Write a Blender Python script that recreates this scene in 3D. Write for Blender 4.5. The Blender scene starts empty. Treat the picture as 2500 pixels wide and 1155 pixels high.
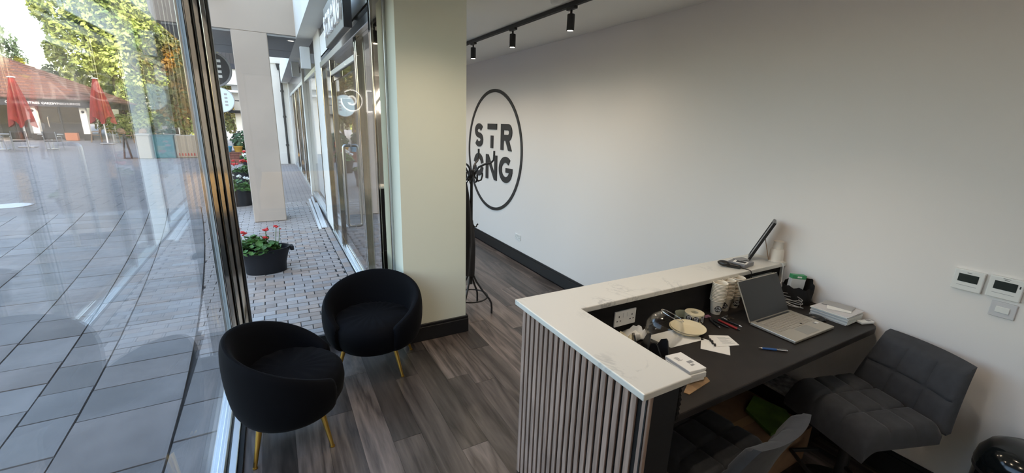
import bpy, bmesh, math, random
from mathutils import Vector, Matrix

random.seed(11)
S = bpy.context.scene
COL = S.collection
R = math.radians
PI = math.pi

# ------------------------------------------------------------------ camera
cam_d = bpy.data.cameras.new('camera')
cam = bpy.data.objects.new('camera', cam_d)
COL.objects.link(cam)
YAW, PIT, ROL = 0.51580343, 0.25903269, 0.03247435
fw = Vector((math.sin(YAW) * math.cos(PIT), math.cos(YAW) * math.cos(PIT), -math.sin(PIT)))
rt = Vector((math.cos(YAW), -math.sin(YAW), 0))
up = rt.cross(fw)
r2 = rt * math.cos(ROL) + up * math.sin(ROL)
u2 = up * math.cos(ROL) - rt * math.sin(ROL)
cam.matrix_world = Matrix(((r2.x, u2.x, -fw.x, 0), (r2.y, u2.y, -fw.y, 0), (r2.z, u2.z, -fw.z, 1.9), (0, 0, 0, 1)))
cam_d.sensor_fit = 'HORIZONTAL'
cam_d.sensor_width = 36.0
cam_d.lens = 1026.1345 * 36.0 / 2500.0
cam_d.clip_start = 0.02
cam_d.clip_end = 500
S.camera = cam

# ------------------------------------------------------------------ world, sun, exposure
SUN_EL, SUN_AZ = 27.0, 152.0      # azimuth from +Y clockwise towards +X
w = bpy.data.worlds.new('sky')
S.world = w
w.use_nodes = True
wn = w.node_tree.nodes
wl = w.node_tree.links
wn.clear()
wo = wn.new('ShaderNodeOutputWorld')
bg = wn.new('ShaderNodeBackground')
sky = wn.new('ShaderNodeTexSky')
sky.sky_type = 'NISHITA'
sky.sun_disc = False
sky.sun_elevation = R(SUN_EL)
sky.sun_rotation = R(SUN_AZ)
sky.air_density = 1.3
sky.dust_density = 3.0
sky.ozone_density = 1.0
bg.inputs['Strength'].default_value = 0.9
wl.new(sky.outputs[0], bg.inputs['Color'])
wl.new(bg.outputs[0], wo.inputs['Surface'])

sun_d = bpy.data.lights.new('sun', 'SUN')
sun_d.energy = 10.0
sun_d.angle = R(0.6)
sun_d.color = (1.0, 0.93, 0.80)
sun = bpy.data.objects.new('sun', sun_d)
COL.objects.link(sun)
sd = Vector((math.sin(R(SUN_AZ)) * math.cos(R(SUN_EL)), math.cos(R(SUN_AZ)) * math.cos(R(SUN_EL)), math.sin(R(SUN_EL))))
sun.rotation_euler = sd.to_track_quat('Z', 'Y').to_euler()
sun.location = sd * 60

vs = S.view_settings
vs.view_transform = 'Standard'
vs.look = 'None'
vs.gamma = 1.0
vs.use_curve_mapping = False
vs.exposure = 0.12
S.display_settings.display_device = 'sRGB'
S.cycles.max_bounces = 8
S.cycles.diffuse_bounces = 4
S.cycles.glossy_bounces = 4
S.cycles.use_adaptive_sampling = True
S.cycles.adaptive_threshold = 0.05
S.cycles.transmission_bounces = 6
S.cycles.transparent_max_bounces = 16
S.cycles.caustics_reflective = False
S.cycles.caustics_refractive = False
S.cycles.sample_clamp_indirect = 6.0
SPOT_W = 21.0                      # watts of each track spotlight

# ------------------------------------------------------------------ helpers
def wm(o):
    m = o.matrix_basis.copy()
    if o.parent:
        m = wm(o.parent) @ o.matrix_parent_inverse @ m
    return m

def tag(o, label=None, cat=None, group=None, kind=None):
    if label: o['label'] = label
    if cat: o['category'] = cat
    if group: o['group'] = group
    if kind: o['kind'] = kind
    return o

def thing(name, label, cat, loc=(0, 0, 0), rz=0.0, group=None, kind=None):
    o = bpy.data.objects.new(name, None)
    o.empty_display_size = 0.05
    COL.objects.link(o)
    o.location = loc
    o.rotation_euler = (0, 0, rz)
    return tag(o, label, cat, group, kind)

def link(o, parent=None):
    COL.objects.link(o)
    if parent is not None:
        o.parent = parent
        o.matrix_parent_inverse = wm(parent).inverted()
    return o

def copy_tree(o, parent=None):
    c = o.copy()
    COL.objects.link(c)
    if parent is not None:
        c.parent = parent
    for ch in list(o.children):
        copy_tree(ch, c)
    return c

def T(x=0, y=0, z=0, rz=0, rx=0, ry=0, s=1):
    m = Matrix.Translation((x, y, z)) @ Matrix.Rotation(rz, 4, 'Z') @ Matrix.Rotation(ry, 4, 'Y') @ Matrix.Rotation(rx, 4, 'X')
    if s != 1:
        m = m @ (Matrix.Scale(s, 4) if not isinstance(s, tuple) else Matrix.Diagonal((*s, 1)))
    return m

class MB:
    def __init__(self):
        self.v = []; self.f = []
    def add(self, v, f, m=None):
        n = len(self.v)
        if m is not None:
            v = [m @ Vector(p) for p in v]
        self.v += [tuple(p) for p in v]
        self.f += [tuple(i + n for i in q) for q in f]
        return self
    def box(self, x0, x1, y0, y1, z0, z1, m=None):
        v = [(x0, y0, z0), (x1, y0, z0), (x1, y1, z0), (x0, y1, z0), (x0, y0, z1), (x1, y0, z1), (x1, y1, z1), (x0, y1, z1)]
        f = [(3, 2, 1, 0), (4, 5, 6, 7), (0, 1, 5, 4), (1, 2, 6, 5), (2, 3, 7, 6), (3, 0, 4, 7)]
        return self.add(v, f, m)
    def prism(self, poly, z0, z1, m=None):
        n = len(poly)
        a = sum(poly[i][0] * poly[(i + 1) % n][1] - poly[(i + 1) % n][0] * poly[i][1] for i in range(n))
        if a < 0: poly = poly[::-1]
        v = [(x, y, z0) for x, y in poly] + [(x, y, z1) for x, y in poly]
        f = [tuple(range(n - 1, -1, -1)), tuple(range(n, 2 * n))]
        f += [(i, (i + 1) % n, n + (i + 1) % n, n + i) for i in range(n)]
        return self.add(v, f, m)
    def lathe(self, prof, n=24, m=None, sx=1, sy=1, close=False):
        v = []; f = []
        k = len(prof)
        for i in range(n):
            a = 2 * PI * i / n
            for r, z in prof:
                v.append((r * math.cos(a) * sx, r * math.sin(a) * sy, z))
        for i in range(n):
            j = (i + 1) % n
            for q in range(k - 1 + (1 if close else 0)):
                q2 = (q + 1) % k
                f.append((i * k + q, j * k + q, j * k + q2, i * k + q2))
        if not close:
            if prof[0][0] > 1e-6: f.append(tuple(i * k for i in range(n - 1, -1, -1)))
            if prof[-1][0] > 1e-6: f.append(tuple(i * k + k - 1 for i in range(n)))
        return self.add(v, f, m)
    def cyl(self, p, q, r, r2=None, n=12):
        p = Vector(p); q = Vector(q)
        d = q - p
        mm = Matrix.Translation(p) @ d.to_track_quat('Z', 'Y').to_matrix().to_4x4()
        return self.lathe([(r, 0), (r if r2 is None else r2, d.length)], n, mm)
    def tube(self, pts, r, n=8, closed=False):
        pts = [Vector(p) for p in pts]
        k = len(pts)
        v = []; f = []
        prev = None
        for i, p in enumerate(pts):
            a = pts[(i - 1) % k] if (closed or i > 0) else p
            b = pts[(i + 1) % k] if (closed or i < k - 1) else p
            t = (b - a).normalized()
            if prev is None:
                ref = Vector((0, 0, 1)) if abs(t.z) < 0.9 else Vector((1, 0, 0))
                u = t.cross(ref).normalized()
            else:
                u = (prev - t * prev.dot(t)).normalized()
            prev = u
            w_ = t.cross(u)
            rr = r[i] if isinstance(r, (list, tuple)) else r
            for j in range(n):
                an = 2 * PI * j / n
                v.append(p + (u * math.cos(an) + w_ * math.sin(an)) * rr)
        for i in range(k if closed else k - 1):
            i2 = (i + 1) % k
            for j in range(n):
                j2 = (j + 1) % n
                f.append((i * n + j, i * n + j2, i2 * n + j2, i2 * n + j))
        if not closed:
            f.append(tuple(range(n - 1, -1, -1)))
            f.append(tuple((k - 1) * n + j for j in range(n)))
        return self.add(v, f)
    def ball(self, c, r, n=8, k=6, s=(1, 1, 1), m=None):
        prof = [(max(r * math.sin(PI * i / k), 0), -r * math.cos(PI * i / k)) for i in range(k + 1)]
        prof[0] = (0, -r); prof[-1] = (0, r)
        mm = Matrix.Translation(c) @ Matrix.Diagonal((*s, 1))
        if m is not None: mm = m @ mm
        return self.lathe(prof, n, mm)
    def grid(self, fn, nu, nv, closed_u=False):
        v = [fn(i / (nu if closed_u else nu - 1), j / (nv - 1)) for i in range(nu) for j in range(nv)]
        f = []
        for i in range(nu if closed_u else nu - 1):
            i2 = (i + 1) % nu
            for j in range(nv - 1):
                f.append((i * nv + j, i2 * nv + j, i2 * nv + j + 1, i * nv + j + 1))
        return self.add(v, f)
    def mesh(self, name, mat, smooth=False, bevel=0, seg=1, sub=0, solid=0):
        me = bpy.data.meshes.new(name)
        me.from_pydata([tuple(p) for p in self.v], [], self.f)
        if bevel or smooth or solid:
            bm = bmesh.new(); bm.from_mesh(me)
            bmesh.ops.remove_doubles(bm, verts=bm.verts, dist=1e-5)
            bmesh.ops.recalc_face_normals(bm, faces=bm.faces)
            if bevel:
                ed = [e for e in bm.edges if len(e.link_faces) == 2 and e.calc_face_angle(0) > 0.6]
                bmesh.ops.bevel(bm, geom=ed, offset=bevel, segments=seg, affect='EDGES', profile=0.5)
            if smooth:
                for fc in bm.faces: fc.smooth = True
                for e in bm.edges:
                    e.smooth = not (len(e.link_faces) == 2 and e.calc_face_angle(0) > 0.75)
            bm.to_mesh(me); bm.free()
        if mat: me.materials.append(mat)
        me.validate()
        return me
    def build(self, name, mat, parent=None, smooth=False, bevel=0, seg=1, sub=0, label=None, kind=None):
        o = bpy.data.objects.new(name, self.mesh(name, mat, smooth, bevel, seg))
        link(o, parent)
        if sub:
            md = o.modifiers.new('s', 'SUBSURF'); md.levels = sub; md.render_levels = sub
        if label: o['label'] = label
        if kind: o['kind'] = kind
        return o

def bx(name, mat, x0, x1, y0, y1, z0, z1, parent=None, bevel=0, seg=1, label=None, kind=None):
    return MB().box(x0, x1, y0, y1, z0, z1).build(name, mat, parent, bevel=bevel, seg=seg, label=label, kind=kind)

_tc = {}
def text_mb(txt, size, m, depth=0.002, offset=0.0, align='CENTER', sp=1.0):
    """flat lettering as a mesh: baseline along local x, facing local +z"""
    cu = bpy.data.curves.new('t', 'FONT')
    cu.body = txt; cu.size = size; cu.align_x = align; cu.align_y = 'CENTER'
    cu.extrude = depth; cu.offset = offset; cu.space_character = sp
    cu.resolution_u = 3
    ob = bpy.data.objects.new('t', cu)
    COL.objects.link(ob)
    dg = bpy.context.evaluated_depsgraph_get()
    me = bpy.data.meshes.new_from_object(ob.evaluated_get(dg))
    mb = MB()
    mb.add([v.co.copy() for v in me.vertices], [tuple(p.vertices) for p in me.polygons], m)
    bpy.data.objects.remove(ob); bpy.data.meshes.remove(me); bpy.data.curves.remove(cu)
    return mb

# ------------------------------------------------------------------ materials
def _n(nt, t, **k):
    n = nt.nodes.new(t)
    for a, b in k.items(): setattr(n, a, b)
    return n

def mat(name, col, rough=0.6, metal=0.0, var=0.0, scale=6.0, rnd=0.0, bump=0.0, bscale=60.0, stretch=(1, 1, 1),
        emit=None, estr=0.0, spec=0.5, col2=None, sheen=0.0, detail=4.0, clear=0.0, hue=None):
    m = bpy.data.materials.new(name)
    m.use_nodes = True
    nt = m.node_tree
    b = nt.nodes['Principled BSDF']
    b.inputs['Roughness'].default_value = rough
    b.inputs['Metallic'].default_value = metal
    b.inputs['Specular IOR Level'].default_value = spec
    if sheen:
        b.inputs['Sheen Weight'].default_value = sheen
        b.inputs['Sheen Roughness'].default_value = 0.4
    if clear: b.inputs['Coat Weight'].default_value = clear
    if emit:
        b.inputs['Emission Color'].default_value = (*emit, 1)
        b.inputs['Emission Strength'].default_value = estr
    c = (*col, 1)
    b.inputs['Base Color'].default_value = c
    tc = mp = oi = None
    if var or bump or rnd or col2:
        tc = _n(nt, 'ShaderNodeTexCoord')
        mp = _n(nt, 'ShaderNodeMapping')
        mp.inputs['Scale'].default_value = stretch
        nt.links.new(tc.outputs['Object'], mp.inputs['Vector'])
        oi = _n(nt, 'ShaderNodeObjectInfo')
    last = None
    if var or col2:
        nz = _n(nt, 'ShaderNodeTexNoise', noise_dimensions='4D')
        nz.inputs['Scale'].default_value = scale
        nz.inputs['Detail'].default_value = detail
        nt.links.new(mp.outputs[0], nz.inputs['Vector'])
        ml = _n(nt, 'ShaderNodeMath', operation='MULTIPLY')
        ml.inputs[1].default_value = 37.0
        nt.links.new(oi.outputs['Random'], ml.inputs[0])
        nt.links.new(ml.outputs[0], nz.inputs['W'])
        rp = _n(nt, 'ShaderNodeValToRGB')
        rp.color_ramp.elements[0].position = 0.32
        rp.color_ramp.elements[1].position = 0.68
        lo = col2 if col2 else tuple(x * (1 - var) for x in col)
        hi = col if col2 else tuple(min(1, x * (1 + var)) for x in col)
        rp.color_ramp.elements[0].color = (*lo, 1)
        rp.color_ramp.elements[1].color = (*hi, 1)
        nt.links.new(nz.outputs['Fac'], rp.inputs['Fac'])
        last = rp.outputs[0]
    if rnd:
        hs = _n(nt, 'ShaderNodeHueSaturation')
        mr = _n(nt, 'ShaderNodeMapRange')
        mr.inputs['To Min'].default_value = 1 - rnd
        mr.inputs['To Max'].default_value = 1 + rnd
        nt.links.new(oi.outputs['Random'], mr.inputs['Value'])
        nt.links.new(mr.outputs[0], hs.inputs['Value'])
        if hue:
            wn_ = _n(nt, 'ShaderNodeTexWhiteNoise', noise_dimensions='1D')
            nt.links.new(oi.outputs['Random'], wn_.inputs['W'])
            m2 = _n(nt, 'ShaderNodeMapRange')
            m2.inputs['To Min'].default_value = hue[0]
            m2.inputs['To Max'].default_value = hue[1]
            nt.links.new(wn_.outputs['Value'], m2.inputs['Value'])
            nt.links.new(m2.outputs[0], hs.inputs['Saturation'])
        if last is not None: nt.links.new(last, hs.inputs['Color'])
        else: hs.inputs['Color'].default_value = c
        last = hs.outputs[0]
    if last is not None:
        nt.links.new(last, b.inputs['Base Color'])
    if bump:
        nz = _n(nt, 'ShaderNodeTexNoise')
        nz.inputs['Scale'].default_value = bscale
        nz.inputs['Detail'].default_value = 5
        nt.links.new(mp.outputs[0], nz.inputs['Vector'])
        bp = _n(nt, 'ShaderNodeBump')
        bp.inputs['Strength'].default_value = bump
        bp.inputs['Distance'].default_value = 0.01
        nt.links.new(nz.outputs['Fac'], bp.inputs['Height'])
        nt.links.new(bp.outputs[0], b.inputs['Normal'])
    return m

def glass_mat(name, tint=(0.985, 0.985, 0.985), f0=0.022, amp=0.27, rough=0.0):
    """clear pane: straight-through light plus mirror reflection that grows towards grazing (Schlick)"""
    m = bpy.data.materials.new(name)
    m.use_nodes = True
    nt = m.node_tree
    nt.nodes.clear()
    out = _n(nt, 'ShaderNodeOutputMaterial')
    mix = _n(nt, 'ShaderNodeMixShader')
    tr = _n(nt, 'ShaderNodeBsdfTransparent')
    tr.inputs[0].default_value = (*tint, 1)
    gl = _n(nt, 'ShaderNodeBsdfGlossy')
    gl.inputs['Color'].default_value = (1, 1, 1, 1)
    gl.inputs['Roughness'].default_value = rough
    lw = _n(nt, 'ShaderNodeLayerWeight')
    lw.inputs['Blend'].default_value = 0.9
    pw = _n(nt, 'ShaderNodeMath', operation='POWER')
    pw.inputs[1].default_value = 5.0
    ma = _n(nt, 'ShaderNodeMath', operation='MULTIPLY_ADD')
    ma.inputs[1].default_value = amp
    ma.inputs[2].default_value = f0
    nt.links.new(lw.outputs['Facing'], pw.inputs[0])
    nt.links.new(pw.outputs[0], ma.inputs[0])
    nt.links.new(ma.outputs[0], mix.inputs[0])
    nt.links.new(tr.outputs[0], mix.inputs[1])
    nt.links.new(gl.outputs[0], mix.inputs[2])
    nt.links.new(mix.outputs[0], out.inputs[0])
    return m

def wood_mat(name, a, b_, rough=0.45, rnd=0.3, along='Y', sc=7.0):
    m = bpy.data.materials.new(name)
    m.use_nodes = True
    nt = m.node_tree
    bs = nt.nodes['Principled BSDF']
    bs.inputs['Roughness'].default_value = rough
    tc = _n(nt, 'ShaderNodeTexCoord')
    oi = _n(nt, 'ShaderNodeObjectInfo')
    mp = _n(nt, 'ShaderNodeMapping')
    mp.inputs['Scale'].default_value = {'Y': (1, 0.09, 1), 'Z': (1, 1, 0.05), 'X': (0.09, 1, 1)}[along]
    ml = _n(nt, 'ShaderNodeMath', operation='MULTIPLY'); ml.inputs[1].default_value = 61.0
    nt.links.new(oi.outputs['Random'], ml.inputs[0])
    nt.links.new(tc.outputs['Object'], mp.inputs['Vector'])
    n1 = _n(nt, 'ShaderNodeTexNoise', noise_dimensions='4D')
    n1.inputs['Scale'].default_value = sc
    n1.inputs['Detail'].default_value = 3
    n1.inputs['Distortion'].default_value = 1.2
    nt.links.new(mp.outputs[0], n1.inputs['Vector']); nt.links.new(ml.outputs[0], n1.inputs['W'])
    mu = _n(nt, 'ShaderNodeMath', operation='MULTIPLY'); mu.inputs[1].default_value = 9.0
    nt.links.new(n1.outputs['Fac'], mu.inputs[0])
    pp = _n(nt, 'ShaderNodeMath', operation='PINGPONG'); pp.inputs[1].default_value = 1.0
    nt.links.new(mu.outputs[0], pp.inputs[0])
    n2 = _n(nt, 'ShaderNodeTexNoise', noise_dimensions='4D')
    n2.inputs['Scale'].default_value = sc * 14
    n2.inputs['Detail'].default_value = 4
    nt.links.new(mp.outputs[0], n2.inputs['Vector']); nt.links.new(ml.outputs[0], n2.inputs['W'])
    ad = _n(nt, 'ShaderNodeMath', operation='MULTIPLY_ADD'); ad.inputs[1].default_value = 0.45
    nt.links.new(pp.outputs[0], ad.inputs[0])
    sc2 = _n(nt, 'ShaderNodeMath', operation='MULTIPLY'); sc2.inputs[1].default_value = 0.6
    nt.links.new(n2.outputs['Fac'], sc2.inputs[0]); nt.links.new(sc2.outputs[0], ad.inputs[2])
    rp = _n(nt, 'ShaderNodeValToRGB')
    rp.color_ramp.elements[0].position = 0.15; rp.color_ramp.elements[0].color = (*a, 1)
    rp.color_ramp.elements[1].position = 0.85; rp.color_ramp.elements[1].color = (*b_, 1)
    nt.links.new(ad.outputs[0], rp.inputs['Fac'])
    hs = _n(nt, 'ShaderNodeHueSaturation')
    mr = _n(nt, 'ShaderNodeMapRange'); mr.inputs['To Min'].default_value = 1 - rnd; mr.inputs['To Max'].default_value = 1 + rnd
    nt.links.new(oi.outputs['Random'], mr.inputs['Value']); nt.links.new(mr.outputs[0], hs.inputs['Value'])
    nt.links.new(rp.outputs[0], hs.inputs['Color'])
    nt.links.new(hs.outputs[0], bs.inputs['Base Color'])
    bp = _n(nt, 'ShaderNodeBump'); bp.inputs['Strength'].default_value = 0.15; bp.inputs['Distance'].default_value = 0.004
    nt.links.new(ad.outputs[0], bp.inputs['Height']); nt.links.new(bp.outputs[0], bs.inputs['Normal'])
    return m

def marble_mat(name):
    m = bpy.data.materials.new(name)
    m.use_nodes = True
    nt = m.node_tree
    b = nt.nodes['Principled BSDF']
    b.inputs['Roughness'].default_value = 0.28
    tc = _n(nt, 'ShaderNodeTexCoord')
    n1 = _n(nt, 'ShaderNodeTexNoise'); n1.inputs['Scale'].default_value = 3.2; n1.inputs['Detail'].default_value = 9; n1.inputs['Distortion'].default_value = 1.6
    n1.inputs['Roughness'].default_value = 0.62
    n2 = _n(nt, 'ShaderNodeTexNoise'); n2.inputs['Scale'].default_value = 2.3; n2.inputs['Detail'].default_value = 3
    nt.links.new(tc.outputs['Object'], n1.inputs['Vector']); nt.links.new(tc.outputs['Object'], n2.inputs['Vector'])
    r1 = _n(nt, 'ShaderNodeValToRGB')
    e = r1.color_ramp.elements
    e[0].position = 0.47; e[0].color = (0, 0, 0, 1); e[1].position = 0.5; e[1].color = (1, 1, 1, 1)
    x = e.new(0.535); x.color = (0, 0, 0, 1)
    nt.links.new(n1.outputs['Fac'], r1.inputs['Fac'])
    r2_ = _n(nt, 'ShaderNodeValToRGB')
    r2_.color_ramp.elements[0].position = 0.47; r2_.color_ramp.elements[1].position = 0.62
    nt.links.new(n2.outputs['Fac'], r2_.inputs['Fac'])
    mu = _n(nt, 'ShaderNodeMath', operation='MULTIPLY')
    nt.links.new(r1.outputs[0], mu.inputs[0]); nt.links.new(r2_.outputs[0], mu.inputs[1])
    mx = _n(nt, 'ShaderNodeMix', data_type='RGBA')
    mx.inputs['A'].default_value = (0.76, 0.74, 0.68, 1); mx.inputs['B'].default_value = (0.42, 0.42, 0.40, 1)
    nt.links.new(mu.outputs[0], mx.inputs['Factor'])
    nt.links.new(mx.outputs['Result'], b.inputs['Base Color'])
    return m

def paving_mat(name, c1, c2, mortar, bw, bh, rough=0.75, msz=0.02, off=0.5):
    m = bpy.data.materials.new(name)
    m.use_nodes = True
    nt = m.node_tree
    b = nt.nodes['Principled BSDF']
    b.inputs['Roughness'].default_value = rough
    tc = _n(nt, 'ShaderNodeTexCoord')
    br = _n(nt, 'ShaderNodeTexBrick')
    br.offset = off
    br.inputs['Color1'].default_value = (*c1, 1); br.inputs['Color2'].default_value = (*c2, 1); br.inputs['Mortar'].default_value = (*mortar, 1)
    br.inputs['Scale'].default_value = 1.0
    br.inputs['Mortar Size'].default_value = msz
    br.inputs['Brick Width'].default_value = bw; br.inputs['Row Height'].default_value = bh
    nt.links.new(tc.outputs['Object'], br.inputs['Vector'])
    nt.links.new(br.outputs['Color'], b.inputs['Base Color'])
    return m

m_wall = mat('wall_paint', (0.83, 0.79, 0.765), 0.85, bump=0.03, bscale=160)
m_ceil = mat('ceiling_paint', (0.92, 0.91, 0.87), 0.9)
m_pier = mat('cream_paint', (0.90, 0.90, 0.74), 0.8, bump=0.03, bscale=120)
m_skirt = mat('skirting_black', (0.012, 0.012, 0.014), 0.42)
m_plank = wood_mat('plank_vinyl', (0.022, 0.016, 0.014), (0.20, 0.160, 0.138), rough=0.34, rnd=0.6, along='Y', sc=5.0)
m_slatw = wood_mat('slat_wood', (0.22, 0.155, 0.125), (0.47, 0.345, 0.285), rough=0.65, rnd=0.06, along='Z', sc=16.0)
m_black = mat('matt_black', (0.010, 0.010, 0.011), 0.6)
m_felt = mat('felt_black', (0.008, 0.007, 0.007), 0.95)
m_blackp = mat('black_plastic', (0.012, 0.012, 0.013), 0.35)
m_metblk = mat('black_metal', (0.015, 0.015, 0.016), 0.45)
m_marble = marble_mat('marble_quartz')
m_desk = mat('dark_laminate', (0.020, 0.016, 0.014), 0.5, var=0.25, scale=9, bump=0.02, spec=0.3)
m_steel = mat('polished_steel', (0.46, 0.42, 0.36), 0.06, 1.0, bump=0.012, bscale=2.0)
m_steeld = mat('dark_steel', (0.10, 0.095, 0.085), 0.25, 1.0)
m_alu = mat('aluminium', (0.62, 0.64, 0.66), 0.32, 1.0)
m_brush = mat('brushed_steel', (0.45, 0.42, 0.38), 0.3, 1.0)
m_velvet = mat('black_velvet', (0.0028, 0.003, 0.0045), 0.8, sheen=0.025, spec=0.12)
m_brass = mat('brass', (0.62, 0.40, 0.10), 0.28, 1.0)
m_glass = glass_mat('window_glass')
m_glass1 = glass_mat('bowl_glass', (0.985, 0.985, 0.98), 0.015, 0.10)
m_white = mat('white_plastic', (0.80, 0.80, 0.78), 0.4)
m_grey = mat('grey_plastic', (0.30, 0.30, 0.31), 0.5)
m_paper = mat('white_paper', (0.82, 0.81, 0.77), 0.8)
m_cream = mat('cream_card', (0.80, 0.73, 0.52), 0.7)
m_ink = mat('print_ink', (0.03, 0.03, 0.035), 0.8)
m_inkg = mat('print_grey', (0.28, 0.28, 0.28), 0.8)
m_rend = mat('render_cream', (0.50, 0.42, 0.35), 0.9, var=0.06, scale=1.5, bump=0.05, bscale=40)
m_rendw = mat('render_white', (0.80, 0.78, 0.72), 0.9, var=0.04, scale=1.2)
m_soff = mat('soffit_grey', (0.33, 0.33, 0.33), 0.9)
m_red = mat('red_petal', (0.70, 0.03, 0.03), 0.6)
m_leaf = mat('geranium_leaf', (0.10, 0.22, 0.06), 0.55, var=0.5, scale=14)
m_petw = mat('white_petal', (0.85, 0.85, 0.82), 0.6)
m_stem = mat('green_stem', (0.12, 0.2, 0.06), 0.7)
m_tub = mat('tub_plastic', (0.010, 0.011, 0.015), 0.55, spec=0.3)
m_soil = mat('soil', (0.03, 0.02, 0.014), 0.95, var=0.3, scale=40)

# ------------------------------------------------------------------ room shell
XW, HC, YF, YB = 2.945, 2.837, 8.3, -2.6      # right wall, ceiling, far wall, back wall
XG, YR, XS = -0.424, 3.66, 0.83               # window plane, return glazing plane, shopfront plane

def struct(o):
    o['kind'] = 'structure'
    return o

floor = struct(bx('floor', m_black, -0.40, XW, YB, YF, -0.10, -0.008))
plk = MB().box(-0.0865, 0.0865, -0.61, 0.61, -0.008, 0.0).mesh('plank', m_plank)
PW, PL = 0.174, 1.222
k = -4
while True:
    xc = 0.297 + k * PW + PW / 2
    if xc > XW: break
    ph = {-3: 0.0, -2: 0.02, -1: 0.0, 0: 0.42, 1: 0.80, 2: 0.22, 3: 0.55, 4: 0.05}.get(k, (k * 0.47) % 1.222)
    y0 = 2.64 + ph - PL * 3
    while y0 < YF:
        y1 = y0 + PL
        a, b = max(y0, -0.2), min(y1, YF - 0.01)
        if b - a > 0.06:
            o = bpy.data.objects.new('plank', plk)
            o.location = (xc, (a + b) / 2, 0)
            hw = PW if xc + PW / 2 < XW else 2 * (XW - xc)
            o.scale = (min(1, hw / PW), (b - a) / PL, 1)
            if xc - PW / 2 < YR and (xc > 0.8 or b < 3.7):
                link(o, floor)
            elif a < 3.55:
                b = 3.6
                o.location.y = (a + b) / 2; o.scale.y = (b - a) / PL
                link(o, floor)
        y0 = y1
    k += 1

struct(bx('wall_right', m_wall, XW, XW + 0.15, YB, YF, 0, HC))
struct(bx('wall_far', m_wall, 0.9, XW, YF, YF + 0.15, 0, HC))
bw_ = MB().box(1.20, XW, YB - 0.15, YB, 0, HC).box(XG, 1.20, YB - 0.15, YB, 2.70, HC).box(XG, -0.36, YB - 0.15, YB, 0, 2.70)
struct(bw_.build('wall_back', m_wall))
cl = MB().box(XG - 0.05, XW + 0.15, YB - 0.15, YR + 0.08, HC, HC + 0.3)
cl.box(XS - 0.02, XW + 0.15, YR + 0.08, YF + 0.15, HC, HC + 0.3)
struct(cl.build('ceiling', m_ceil))
# pier between the return window and the shop floor
struct(bx('wall_pier', m_pier, 0.862, 1.43, 3.358, 3.72, 0, HC))
# skirting boards: plinth plus a stepped top bead
def skirt(name, segs):
    b = MB()
    for (x0, x1, y0, y1, dx, dy) in segs:
        b.box(x0, x1, y0, y1, 0, 0.135)
        b.box(x0 + (0.008 if dx < 0 else 0), x1, y0 + (0.008 if dy < 0 else 0), y1, 0.135, 0.160)
    return struct(b.build(name, m_skirt, bevel=0.003))
skirt('baseboard_right', [(XW - 0.022, XW, YB, YF, -1, 0)])
skirt('baseboard_pier', [(0.862, 1.452, 3.336, 3.358, 0, -1), (1.43, 1.452, 3.358, 3.72, 0, 0)])
skirt('baseboard_far', [(1.0, XW - 0.022, YF - 0.022, YF, 0, -1)])

# ------------------------------------------------------------------ corner window
def sthing(name, label, loc=(0, 0, 0)):
    o = thing(name, label, None, loc, kind='structure')
    return o

YG0 = 0.75
struct(bx('wall_left', m_wall, XG - 0.05, XG + 0.05, YB, YG0, 0, HC))
w1 = sthing('window_1', 'tall shop window beside the plaza, clear glass in polished steel', (XG, 0.5, 0))
bx('pane', m_glass, XG - 0.005, XG + 0.005, YG0, 3.57, 0.045, HC, w1)
bx('sill', m_alu, -0.465, -0.395, YG0, 3.6, -0.03, 0.045, w1, bevel=0.004)
bx('sill_bead', m_alu, -0.412, -0.395, YG0, 3.6, 0.045, 0.066, w1, bevel=0.003)
bx('sill_groove', m_steeld, -0.395, -0.382, YG0, 3.6, -0.03, 0.030, w1)
bx('sill_trim', m_alu, -0.382, -0.345, YG0, 3.6, -0.03, 0.038, w1, bevel=0.003)
bx('kick_board', m_black, -0.345, -0.318, YG0, 3.6, -0.03, 0.022, w1, bevel=0.002)
bx('glass_edge', mat('glass_edge', (0.55, 0.68, 0.75), 0.15, spec=0.8), XG - 0.012, XG + 0.012, 3.57, 3.582, 0.045, HC, w1)
bx('gasket', m_black, XG - 0.012, XG + 0.012, 3.582, 3.612, 0.0, HC, w1)
# corner post: stepped polished bars with dark grooves between
for (x0, x1, yf, mm) in ((-0.455, -0.412, 3.606, m_steel), (-0.409, -0.376, 3.618, m_steel), (-0.376, -0.362, 3.65, m_steeld),
                         (-0.362, -0.334, 3.622, m_steel), (-0.334, -0.324, 3.65, m_steeld), (-0.324, -0.296, 3.628, m_steel), (-0.296, -0.278, 3.645, m_steeld)):
    bx('post_bar', mm, x0, x1, yf, 3.70, 0.0, HC, w1, bevel=0.004, seg=2)

w5 = sthing('fill_window', 'unseen window added in the wall behind the viewer for daylight on the pier', (0.4, YB, 0))  # added opening, lets more daylight onto the pier front
bx('pane', m_glass, -0.33, 1.17, YB - 0.08, YB - 0.07, 0.05, 2.67, w5)
for a_ in ((-0.36, -0.33, 0, 2.70), (1.17, 1.20, 0, 2.70), (-0.33, 1.17, 0, 0.05), (-0.33, 1.17, 2.67, 2.70)):
    bx('frame_bar', m_steel, a_[0], a_[1], YB - 0.11, YB - 0.04, a_[2], a_[3], w5)
w2 = sthing('window_2', 'return shop window facing the brick walkway', (0.25, YR, 0))
bx('pane', m_glass, -0.278, 0.757, YR - 0.005, YR + 0.005, 0.05, HC, w2)
bx('sill', m_alu, -0.278, 0.757, YR - 0.03, YR + 0.04, 0.0, 0.05, w2, bevel=0.004)
bx('kick_board', m_black, -0.318, 0.862, YR - 0.06, YR - 0.03, 0.0, 0.11, w2, bevel=0.003)
bx('jamb_strip', m_steel, 0.745, 0.765, YR - 0.03, YR + 0.05, 0.0, HC, w2, bevel=0.004, seg=2)
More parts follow.
